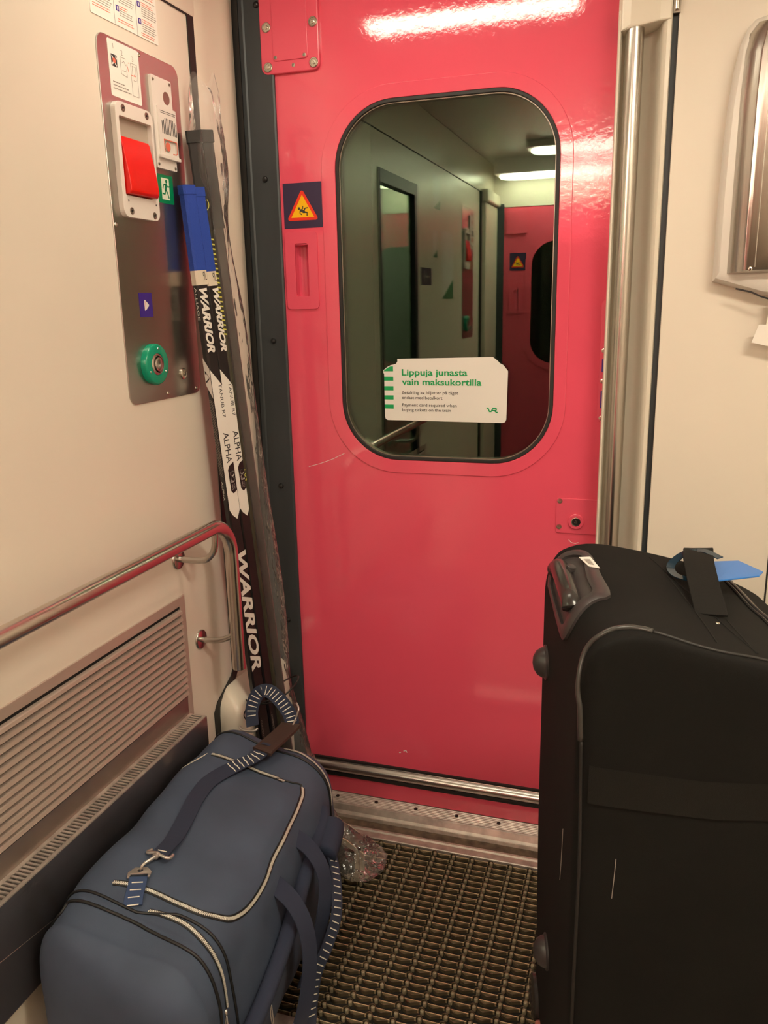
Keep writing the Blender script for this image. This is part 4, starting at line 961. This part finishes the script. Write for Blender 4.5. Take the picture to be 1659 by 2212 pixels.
# ============================================================ clear plastic sleeve round two sticks
m = MB(); rings = []; N_ = 40
CL = []
for z, xr, rx, ry in ((2.005, -.990, .030, .020), (1.985, -.984, .034, .026), (1.965, -.981, .037, .030), (1.94, -.985, .034, .028), (1.915, -.984, .036, .030), (1.885, -.976, .043, .034), (1.85, -.972, .046, .036), (1.81, -.974, .045, .036), (1.765, -.980, .041, .034), (1.70, -.992, .034, .030), (1.64, -.990, .032, .029), (1.58, -.982, .035, .029), (1.50, -.970, .037, .029), (1.42, -.962, .038, .028), (1.29, -.957, .035, .027), (1.11, -.949, .035, .026), (.99, -.941, .036, .026), (.86, -.930, .037, .026), (.74, -.922, .038, .026), (.62, -.922, .036, .026), (.52, -.924, .034, .028), (.46, -.926, .031, .028), (.38, -.905, .036, .030), (.28, -.885, .042, .034), (.18, -.872, .050, .045)):
    CL.append((xr - rx, 1.842 + (1.888 - z) * .066, z, rx, ry))
for i, (x, y, z, rx, ry) in enumerate(CL):
    r = []
    for k in range(N_):
        a = 2 * PI * k / N_; wob = 1 + .16 * noise.noise(Vector((math.cos(a) * 2.2, math.sin(a) * 2.2, z * 9))) + .10 * noise.noise(Vector((math.cos(a) * 6, math.sin(a) * 6, z * 14)))
        if z < 1.3: wob = 1 + (wob - 1) * .5
        p = Vector((x + rx * wob * math.cos(a), y + ry * wob * math.sin(a), z + (.014 * math.sin(3 * a + 1) if i == 0 else 0)))
        p.x = max(p.x, -1.062 + (.075 if z < .5 else 0)); p.y = min(p.y, 2.092); r.append(p)
    rings.append(r)
m.loft(rings, False, False)
SL = thing('plastic_sleeve', (-.9, 1.95, .0), 'clear crinkled plastic sleeve wrapped round two of the hockey sticks', 'plastic bag')
m.build('sleeve_film', 'film', SL, smooth=True, sub=1)
m = MB(); rings = []; N_ = 14
for i, (x, y, z, rx, rz) in enumerate([(-.925, 1.955, .20, .05, .05), (-.895, 1.945, .12, .05, .07), (-.85, 1.915, .075, .045, .065), (-.80, 1.88, .06, .040, .055), (-.752, 1.850, .052, .042, .048), (-.715, 1.83, .048, .055, .040), (-.685, 1.815, .036, .070, .032), (-.655, 1.80, .022, .060, .018), (-.635, 1.795, .012, .03, .006)]):
    r = []
    t = Vector((.93, -.36, 0)).normalized(); sd = Vector((.36, .93, 0)); up = Vector((0, 0, 1)) if i > 1 else Vector((.55, -.1, .8))
    for k in range(N_):
        a = 2 * PI * k / N_; wob = 1 + .35 * noise.noise(Vector((math.cos(a) * 2.5, math.sin(a) * 2.5, i * 1.1))) + .15 * noise.noise(Vector((math.cos(a) * 7, math.sin(a) * 7, i * 2.1)))
        p = Vector((x, y, z)) + Vector((.5, .87, 0)) * rx * wob * math.cos(a) + up * rz * wob * math.sin(a); p.z = max(p.z, .003); r.append(p)
    rings.append(r)
m.loft(rings, False, True)
m.build('blade_wrap', 'film_fold', SL)
# ============================================================ duffel bag: zips, piping, straps
zipper(BT, [(-.919, 1.107, .448), (-.891, 1.118, .441), (-.845, 1.124, .431), (-.784, 1.12, .421), (-.738, 1.123, .409), (-.705, 1.148, .386), (-.695, 1.183, .371), (-.691, 1.223, .366), (-.692, 1.281, .369), (-.702, 1.346, .379), (-.707, 1.425, .386), (-.716, 1.503, .391), (-.723, 1.545, .394), (-.732, 1.568, .400)], BG)
zipper(BT, [(-.958, 1.551, .457), (-.922, 1.557, .45), (-.875, 1.561, .437), (-.824, 1.556, .427), (-.773, 1.553, .418)], BG)
zipper(BT, [(-.829, 1.085, .424), (-.801, 1.090, .419), (-.756, 1.089, .41), (-.713, 1.078, .393), (-.686, 1.072, .362), (-.674, 1.068, .32), (-.668, 1.060, .28)], BG, tape=.012)
zipper(BT, [(-.83, 1.685, .42), (-.798, 1.683, .417), (-.764, 1.677, .409), (-.727, 1.670, .383), (-.705, 1.664, .34), (-.70, 1.66, .30)], BG, tape=.012)
# flap edge above the top zip
P, N = snap(BT, [(-.79, 1.552, .425), (-.758, 1.562, .41), (-.742, 1.572, .405), (-.734, 1.570, .40)], .0012); q = MB(); q.tube(P, .0022, 8); q.build('flap_edge', 'piping', BG, smooth=True)
def loop(yf, name, r=.0032):
    q = MB(); pts = []
    for k in range(72):
        a = 2 * PI * k / 72; i = a / (2 * PI) * 56; sec = bag_section(1.05, 1.02); x, z = sec[int(i) % 56]
        pts.append(Vector((x, yf(x, z), z)))
    pts.append(pts[0]); RS = resample(pts, [Vector((0, 0, 1))] * len(pts), .007); P = []
    for p, _, _ in RS:
        c, nn, i_, d = BT.find_nearest(p)
        if c.z > .012: P.append(c + nn * .0012)
        elif P and len(P) > 5 and not getattr(loop, 'x', None): pass
    # order by angle, start from the floor on one side
    cx_ = sum(p.x for p in P) / len(P); P.sort(key=lambda p: math.atan2(p.x - cx_, p.z - .2) )
    q.tube(P, r, 8); return q.build(name, 'piping', BG, smooth=True)
loop(lambda x, z: 1.045 - .075 * max(0, (.40 - z)) if x > -.8 else 1.05 - .02 * (x < -.98), 'piping')
loop(lambda x, z: 1.098 - .05 * max(0, .40 - z) if x > -.8 else 1.072, 'piping', .0028)
loop(lambda x, z: 1.655, 'piping', .0028)
# bag is creased: pale corner logo
q = MB()
P, N = snap(BT, [(-.997, 1.482, .45), (-.985, 1.505, .455), (-.975, 1.530, .458), (-.970, 1.552, .458)], .001, 4); q.ribbon(P, N, [.0008 + .004 * math.sin(PI * i / (len(P) - 1)) for i in range(len(P))], .0005)
q.build('corner_logo', 'reflective', BG)
def webbing(pts, nrm, wd, name, m='navy_web', th=.0022, parent=None, n=5):
    P = smooth_path(pts, n); N = [Vector(nrm(i / (len(P) - 1)) if callable(nrm) else nrm) for i in range(len(P))]
    q = MB(); q.ribbon(P, N, wd, th); o = q.build(name, m, parent or BG, smooth='auto'); return o, P, N
def stitches(P, N, step, ln, parent, a0=0.0, a1=1.0, th=.0028, wd=.0022, wob=0):
    q = MB(); n = 0
    rs = resample(P, N, step); k0 = int(len(rs) * a0); k1 = int(len(rs) * a1)
    for p, n_, t in rs[k0:k1]:
        nn = (n_ - t * n_.dot(t)).normalized(); s_ = t.cross(nn)
        for j in ((-1, 1) if wob else (0,)):
            c = p + nn * th + s_ * j * wob + t * .001 * j; a = s_ * ln / (2.6 if wob else 2); b = t * wd / 2
            vv = [q.bm.verts.new(c + a * i + b * jj + nn * k * .0006) for i in (-1, 1) for jj in (-1, 1) for k in (0, 1)]
            for f in ((0, 1, 3, 2), (4, 6, 7, 5), (0, 4, 5, 1), (2, 3, 7, 6), (1, 5, 7, 3)): q._f([vv[i] for i in f])
    return q.build('reflective_stitching', 'reflective', parent)
# metal tab, plate and snap hook
def up(x, y, o): return (x, y, BT.ray_cast(Vector((x, y, 1)), Vector((0, 0, -1)))[0].z + o)
tabo, P, N = webbing([up(-.8585, 1.080, .002), up(-.866, 1.095, .004), up(-.874, 1.115, .004), up(-.882, 1.136, .004)], (0, 0, 1), .034, 'strap_tab', 'navy_light', .003)
stitches(P, N, .0165, .021, tabo, th=.0032)
tdir = Vector((-.36, .93, 0)).normalized(); sdir = Vector((.93, .36, 0)).normalized(); o_ = Vector(up(-.884, 1.142, .006)); DZ = o_.z - .446
def TP(p): return o_ + sdir * p[0] + tdir * p[1] + Vector((0, 0, p[2]))
q = MB(); q.prism([(-.0215, -.012), (-.0225, .002), (-.012, .0155), (.012, .0155), (.0225, .002), (.0215, -.012), (.0175, -.012), (.0165, -.003), (-.0165, -.003), (-.0175, -.012)], 0, .0035, TP, holes=[[(.0055 * math.cos(2 * PI * k / 14), .007 + .0048 * math.sin(2 * PI * k / 14)) for k in range(14)]]); q.build('ring_plate', 'buckle', BG, bev=.0007)
hk = MB(); P = smooth_path([(-.888, 1.151, .448), (-.886, 1.153, .455), (-.882, 1.160, .4585), (-.877, 1.170, .459), (-.873, 1.180, .459)], 5); hk.tube(P, .0032, 10, rs=[.0022 + .0018 * i / (len(P) - 1) for i in range(len(P))])
hk.lathe([(.004, 0), (.0062, .001), (.0062, .004), (.0048, .005), (.0048, .007), (.0062, .008), (.0062, .011), (.003, .012)], (-.8735, 1.178, .459), (.05, 1, 0), 16)
[setattr(v.co, 'z', v.co.z + DZ) for v in hk.bm.verts]
hook = hk.build('snap_hook', 'buckle', BG, smooth='auto')
q = MB(); q.tube(smooth_path([(-.897, 1.205, .452), (-.900, 1.196, .454), (-.896, 1.190, .456), (-.880, 1.192, .458), (-.868, 1.188, .458), (-.852, 1.187, .456), (-.847, 1.192, .454), (-.848, 1.203, .452)], 4), .0034, 8); [setattr(v.co, 'z', v.co.z + DZ) for v in q.bm.verts]; q.build('hook_bar', 'buckle', hook, smooth=True)
SP = [(-.872, 1.192, .451), (-.872, 1.215, .456), (-.875, 1.25, .462), (-.886, 1.31, .468), (-.901, 1.377, .466), (-.909, 1.444, .458), (-.900, 1.50, .452), (-.879, 1.54, .452), (-.854, 1.57, .457), (-.844, 1.60, .461), (-.835, 1.66, .462), (-.829, 1.705, .464), (-.826, 1.727, .472), (-.849, 1.75, .492), (-.883, 1.768, .513), (-.920, 1.785, .520), (-.948, 1.782, .507), (-.958, 1.765, .470), (-.946, 1.742, .436)]
def sn(t):
    if t < .08: return (.0, -.1, 1)
    if t < .50: return (.35 * math.sin(PI * (t - .08) / .42), -.05, 1)
    if t < .66: return (-.1, -.1, 1)
    if t < .72: return (.2, -.4, 1)
    if t < .86: return (.25, -.75, .65)
    return (.1, -1, .15)
for i in range(12):
    h = BT.ray_cast(Vector((SP[i][0], SP[i][1], 1)), Vector((0, 0, -1)))[0]
    if h: SP[i] = (SP[i][0], SP[i][1], max(SP[i][2] if i > 6 else 0, h.z + (.006 if i > 1 else .010)))
st_, P, N = webbing(SP, sn, .036, 'shoulder_strap', th=.0024)
stitches(P, N, .0125, .022, st_, .425, .53, wob=.0075); stitches(P, N, .0125, .024, st_, .70, .97); stitches(P[:8], N[:8], .011, .02, st_, .2, .5)
q = MB(); i0 = int(len(P) * .485); i1 = int(len(P) * .66); PP = [P[i] - N[i].normalized() * .002 for i in range(i0, i1)]; q.ribbon(PP, N[i0:i1], .056, .0085); pad = q.build('strap_pad', 'brown_pad', st_, bev=.001)
q = MB(); c0 = PP[2].lerp(PP[3], .5); tt = (PP[4] - PP[1]).normalized(); nn = Vector(N[i0]).normalized(); nn = (nn - tt * nn.dot(tt)).normalized(); ss = tt.cross(nn)
for (a0, a1, b0, b1) in ((-.004, .004, -.017, .017),):
    vv = [q.bm.verts.new(c0 + tt * a + ss * b + nn * h) for a in (a0, a1) for b in (b0, b1) for h in (.0088, .0094)]
    for f in ((0, 1, 3, 2), (4, 6, 7, 5), (0, 4, 5, 1), (2, 3, 7, 6), (1, 5, 7, 3)): q._f([vv[i] for i in f])
q.build('pad_slot', 'navy_web', pad)
q = MB(); q.tube(smooth_path([(-.812, 1.722, .490), (-.806, 1.728, .512), (-.818, 1.742, .520)], 4), .0024, 8); q.tube(smooth_path([(-.812, 1.722, .490), (-.820, 1.713, .468), (-.838, 1.712, .455)], 4), .0024, 8); q.build('strap_ring', 'buckle', st_, smooth=True)
q = MB(); q.tube(smooth_path([(-.985, 1.742, .428), (-.975, 1.735, .424), (-.955, 1.732, .425), (-.938, 1.733, .428), (-.93, 1.738, .434)], 4), .0036, 8); q.build('end_ring', 'buckle', BG, smooth=True)
# side roll, grab handles and the hanging strap end
q = MB(); q.tube(smooth_path([(-0.696, 1.60, .325), (-0.683, 1.56, .315), (-0.6732, 1.46, .295), (-0.6568, 1.34, .262), (-0.6444, 1.22, .232), (-0.6414, 1.12, .205), (-0.645, 1.03, .185)], 6), .017, 14, rs=None); q.build('side_roll', 'navy_web', BG, smooth=True)
q = MB(); q.tube(smooth_path([(-0.668, 1.585, .300), (-0.66, 1.55, .292), (-0.656, 1.50, .280)], 4), .030, 14); q.build('handle_sleeve', 'navy_web', BG, smooth=True)
webbing([(-0.7145, 1.450, .362), (-0.6924, 1.448, .352), (-0.6642, 1.445, .335), (-0.6357, 1.438, .300), (-0.6228, 1.425, .255), (-0.6206, 1.395, .200), (-0.6305, 1.365, .13), (-0.6468, 1.34, .07)], (1, -.25, .5), .040, 'grab_handle', 'navy_web', .0025)
webbing([(-0.7053, 1.318, .345), (-0.6791, 1.316, .330), (-0.6488, 1.312, .308), (-0.6201, 1.302, .270), (-0.6053, 1.290, .215), (-0.604, 1.272, .150), (-0.6125, 1.250, .085), (-0.6344, 1.235, .03), (-0.6688, 1.225, .012)], (1, -.25, .5), .042, 'grab_handle', 'navy_web', .0025)
hs, P, N = webbing([(-0.66, 1.535, .285), (-0.632, 1.50, .262), (-0.6089, 1.455, .235), (-0.596, 1.415, .200), (-0.599, 1.372, .165), (-0.6101, 1.33, .125), (-0.6123, 1.305, .075), (-0.6133, 1.29, .02)], (1, -.5, .35), .030, 'hanging_strap', 'navy_web', .0025)
stitches(P, N, .0145, .020, hs, .05, .98)
# small zip pulls
for p0, p1 in (((-.666, 1.056, .280), (-.658, 1.046, .242)), ((-.640, 1.175, .205), (-.626, 1.155, .155))):
    q = MB(); a = Vector(p0); b = Vector(p1); d = (b - a); q.tube([a, a + d * .25], .0034, 8); q.tube(smooth_path([a + d * .2 + Vector((.003, -.003, 0)), a + d * .6 + Vector((.0042, -.004, 0)), b, a + d * .6 + Vector((-.0006, -.004, 0)), a + d * .2 + Vector((.003, -.003, 0))], 3), .0012, 6); q.build('zip_pull', 'buckle', BG, smooth=True)
# cord round the sticks
q = MB(); pts = [(-.955 + .074 * math.cos(a), 1.882 + .072 * math.sin(a), .468 + .010 * math.sin(a * 2 + .5) + .03 * math.cos(a)) for a in [2 * PI * k / 28 for k in range(29)]]
q.tube(pts, .0024, 8); q.tube(smooth_path([(-.93, 1.812, .478), (-.955, 1.80, .470), (-.985, 1.79, .458), (-1.0, 1.795, .43), (-.99, 1.80, .41)], 4), .0018, 6)
o = q.build('cord', 'rubber', smooth=True); tag(o, 'thin black cord tied round the hockey sticks above the duffel bag', 'cord')
# ============================================================ suitcase details
def W2(P): return [Vector(p) for p in P]
def resamp_loop(P, n):
    P = smooth_path(list(P) + [P[0]], 4); L_ = [0]
    for a, b in zip(P, P[1:]): L_.append(L_[-1] + (b - a).length)
    out = []; i = 0
    for k in range(n):
        s = L_[-1] * k / n
        while i < len(L_) - 2 and L_[i + 1] < s: i += 1
        t = (s - L_[i]) / max(1e-9, L_[i + 1] - L_[i]); out.append(P[i].lerp(P[i + 1], t))
    return out
def on_case(p, off):
    c, nn, i_, d = CT.find_nearest(Vector(p)); return c + nn * off
O = W2([(-.168, 1.44, .995), (-.160, 1.478, 1.012), (-.140, 1.492, 1.038), (-.110, 1.485, 1.05), (-.088, 1.455, 1.052), (-.063, 1.347, 1.049), (-.044, 1.264, 1.047), (-.064, 1.251, 1.043), (-.093, 1.229, 1.013), (-.113, 1.245, .975), (-.125, 1.29, .975), (-.145, 1.37, .985)])
I = W2([(-.156, 1.432, 1.003), (-.150, 1.458, 1.018), (-.134, 1.470, 1.036), (-.115, 1.462, 1.045), (-.100, 1.440, 1.047), (-.085, 1.342, 1.044), (-.072, 1.285, 1.043), (-.080, 1.272, 1.038), (-.100, 1.262, 1.012), (-.112, 1.270, .990), (-.122, 1.305, .990), (-.140, 1.375, .996)])
n = 60; Ol = resamp_loop(O, n); Il = resamp_loop(I, n)
q = MB(); q.loft([[on_case(p, -.002) for p in Ol], [on_case(p, .0045) for p in Ol], [on_case(a.lerp(b, .25), .0075) for a, b in zip(Ol, Il)], [on_case(a.lerp(b, .85), .0080) for a, b in zip(Ol, Il)], [on_case(p, .0065) for p in Il], [on_case(p, -.001) for p in Il]], False, False)
bz = q.build('handle_bezel', 'grey_plastic', SC, smooth='auto')
q = MB(); cen = sum(Il, Vector()) / n
q.loft([[on_case(p.lerp(cen, t), .0012) for p in Il] for t in (0, .3, .6, .95)], False, True); q.build('handle_well', 'grey_plastic', bz, smooth=True)
q = MB(); q.tube(smooth_path([(-.150, 1.455, 1.022), (-.143, 1.44, 1.032), (-.132, 1.39, 1.036), (-.118, 1.33, 1.034), (-.107, 1.288, 1.028), (-.104, 1.276, 1.018)], 5), .0165, 18, rs=None); gp = q.build('grip', 'grip', bz, smooth=True)
q = MB(); c = Vector((-.117, 1.390, 1.052)); q.lathe([(.0085, -.006), (.0082, .001), (.006, .0025), (0, .003)], c, (.25, -.1, 1), 18); q.build('release_button', 'grey_plastic', gp, smooth='auto')
q = MB(); L4 = [Vector(p) for p in ((-.107, 1.438, 1.05), (-.087, 1.434, 1.05), (-.068, 1.374, 1.05), (-.086, 1.385, 1.05))]
q.loft([[on_case(p, h) for p in L4] for h in (.0084, .0092)]); stk = q.build('paper_label', 'paper', bz)
q = MB()
for k in range(7):
    a = .25 + .08 * k; u = [L4[0].lerp(L4[3], a), L4[1].lerp(L4[2], a), L4[1].lerp(L4[2], a + .035), L4[0].lerp(L4[3], a + .035)]
    v = [u[0].lerp(u[1], .2), u[0].lerp(u[1], .75), u[3].lerp(u[2], .75), u[3].lerp(u[2], .2)]; q._f([q.bm.verts.new(on_case(p, .0094)) for p in v])
q.build('barcode', 'ink_grey', stk)
# piping
pp = [(-.0675, 1.108, .882), (-.072, 1.107, .93), (-.075, 1.112, .952), (-.076, 1.119, .976), (-.072, 1.13, 1.0), (-.065, 1.133, 1.018), (-.049, 1.132, 1.036), (-.031, 1.138, 1.044), (-.006, 1.144, 1.046), (.019, 1.141, 1.044)]
q = MB(); q.tube([on_case(p, .0015) for p in smooth_path(pp, 4)], .0042, 10); q.build('corner_piping', 'case_pipe', SC, smooth=True)
q = MB(); q.tube([on_case(p, .0010) for p in smooth_path([(.019, 1.141, 1.044), (.063, 1.147, 1.032), (.113, 1.155, 1.019), (.173, 1.177, 1.004), (.25, 1.20, .985)], 4)], .0026, 8); q.build('piping', 'rubber', SC, smooth=True)
q = MB(); q.tube([on_case(p, .0008) for p in smooth_path([(-.068, 1.106, .885), (-.067, 1.103, .807), (-.064, 1.097, .695), (-.064, 1.091, .577), (-.064, 1.084, .411), (-.06, 1.08, .25), (-.055, 1.075, .1)], 4)], .0028, 8); q.build('piping', 'rubber', SC, smooth=True)
for pts in ([(.012, 1.532, 1.036), (.057, 1.432, 1.027), (.097, 1.337, 1.019), (.133, 1.254, 1.012), (.164, 1.194, 1.006)], [(.039, 1.46, 1.03), (.063, 1.374, 1.027), (.091, 1.265, 1.022), (.108, 1.189, 1.019)], [(.13, 1.303, 1.011), (.162, 1.192, 1.006)]):
    q = MB(); q.tube([on_case(p, .0) for p in smooth_path(pts, 4)], .0013, 6); q.build('seam', 'case_band', SC, smooth=True)
# ribbed band across the front panel
q = MB(); rows_ = []
for k in range(25):
    t = k / 24; x = .014 + (SW - .03) * t; zt = .848 - .020 * min(1, t * 2.2); zb = .787 - .018 * min(1, t * 2) + .006 * max(0, t - .5)
    rows_.append([on_case(TS((x, -SD - .01, z)), .0022) for z in (zt, (zt * 2 + zb) / 3, (zt + zb * 2) / 3, zb)])
for a, b in zip(rows_, rows_[1:]):
    for i in range(3): q._f([q.bm.verts.new(v) for v in (a[i], a[i + 1], b[i + 1], b[i])])
q.build('elastic_band', 'case_band', SC, smooth=True)
# top carry strap
CP = [(.108, 1.575, .995), (.102, 1.572, 1.025), (.098, 1.556, 1.046), (.094, 1.52, 1.058), (.092, 1.46, 1.058), (.096, 1.39, 1.046), (.103, 1.33, 1.028), (.107, 1.300, 1.0175)]
P = smooth_path(CP, 5); N = []
for i in range(len(P)):
    t = (P[min(i + 1, len(P) - 1)] - P[max(i - 1, 0)]).normalized(); s_ = SX - t * SX.dot(t); N.append(s_.normalized().cross(t) if s_.normalized().cross(t).z > -.01 else -s_.normalized().cross(t))
q = MB(); q.ribbon(P, N, .050, .004); q.build('carry_strap', 'case_band', SC, smooth='auto', bev=.001)
# main zip on the top right
zp = [(.150, 1.60, .985), (.154, 1.573, .985), (.171, 1.516, .983), (.186, 1.444, .982), (.203, 1.407, .977), (.22, 1.33, .97), (.235, 1.27, .965)]
P, N = snap(CT, zp, .001); q = MB(); q.ribbon(P, N, .026, .0015); zz = q.build('zip', 'rubber', SC); q = MB(); q.tube([p + n_ * .002 for p, n_ in zip(P, N)], .0038, 8); q.tube([p + n_ * .0015 + (P[-1] - P[0]).normalized().cross(n_) * .010 for p, n_ in zip(P, N)], .002, 6); q.build('zip_coil', 'grip', zz, smooth=True)
# feet, wheel, small pinkish block low beside the wheel
for p in ((-.160, 1.44, .845), (-.131, 1.335, .300)):
    q = MB(); c = on_case(p, 0); q.lathe([(.033, -.002), (.033, .003), (.029, .005), (.0275, .010), (.022, .018), (.012, .024), (0, .026)], c, -SX, 26); q.build('foot', 'grey_plastic', SC, smooth='auto')
q = MB(); q.lathe([(.030, -.006), (.046, -.003), (.046, .022), (.040, .026), (.015, .027), (.012, .030), (0, .030)], TS((.020, -.045, .052)), -SX, 30); q.build('wheel', 'grip', SC, smooth='auto')
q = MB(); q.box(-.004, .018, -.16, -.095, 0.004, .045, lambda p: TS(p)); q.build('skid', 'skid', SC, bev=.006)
for P_ in ([(-.0125, 1.10, .699), (-.0135, 1.098, .672), (-.0155, 1.096, .634)], [(-.097, 1.187, .674), (-.098, 1.193, .609), (-.100, 1.2, .568)]):
    q = MB(); q.tube([on_case(p, .0006) for p in smooth_path(P_, 4)], .0007, 5); q.build('scratch', 'ink_grey', SC)
q = MB(); q.lathe([(.0035, 0), (.003, .001), (0, .0012)], on_case((.116, 1.275, 1.02), 0), (0, 0, 1), 12); q.build('rivet', 'chrome', SC)
# blue luggage tag lying over the strap

TG = thing('luggage_tag', (.15, 1.45, 1.05), 'bright blue luggage tag with a dark loop on top of the black suitcase', 'luggage tag')
TGP = [Vector(p) for p in ((.118, 1.530, 1.034), (.167, 1.561, 1.030), (.202, 1.504, 1.030), (.193, 1.478, 1.030), (.122, 1.428, 1.032))]
q = MB(); q.loft([[p + Vector((0, 0, h)) for p in TGP] for h in (0, .003)]); q.build('tag_card', 'tag_blue', TG, bev=.001)
q = MB(); P = smooth_path([(.128, 1.475, 1.060), (.10, 1.50, 1.064), (.07, 1.50, 1.056), (.048, 1.475, 1.040), (.056, 1.440, 1.034), (.085, 1.42, 1.034)], 5); q.ribbon(P, (0.1, -.2, 1), .014, .0015); q.build('tag_loop', 'tag_clear', TG, smooth='auto')
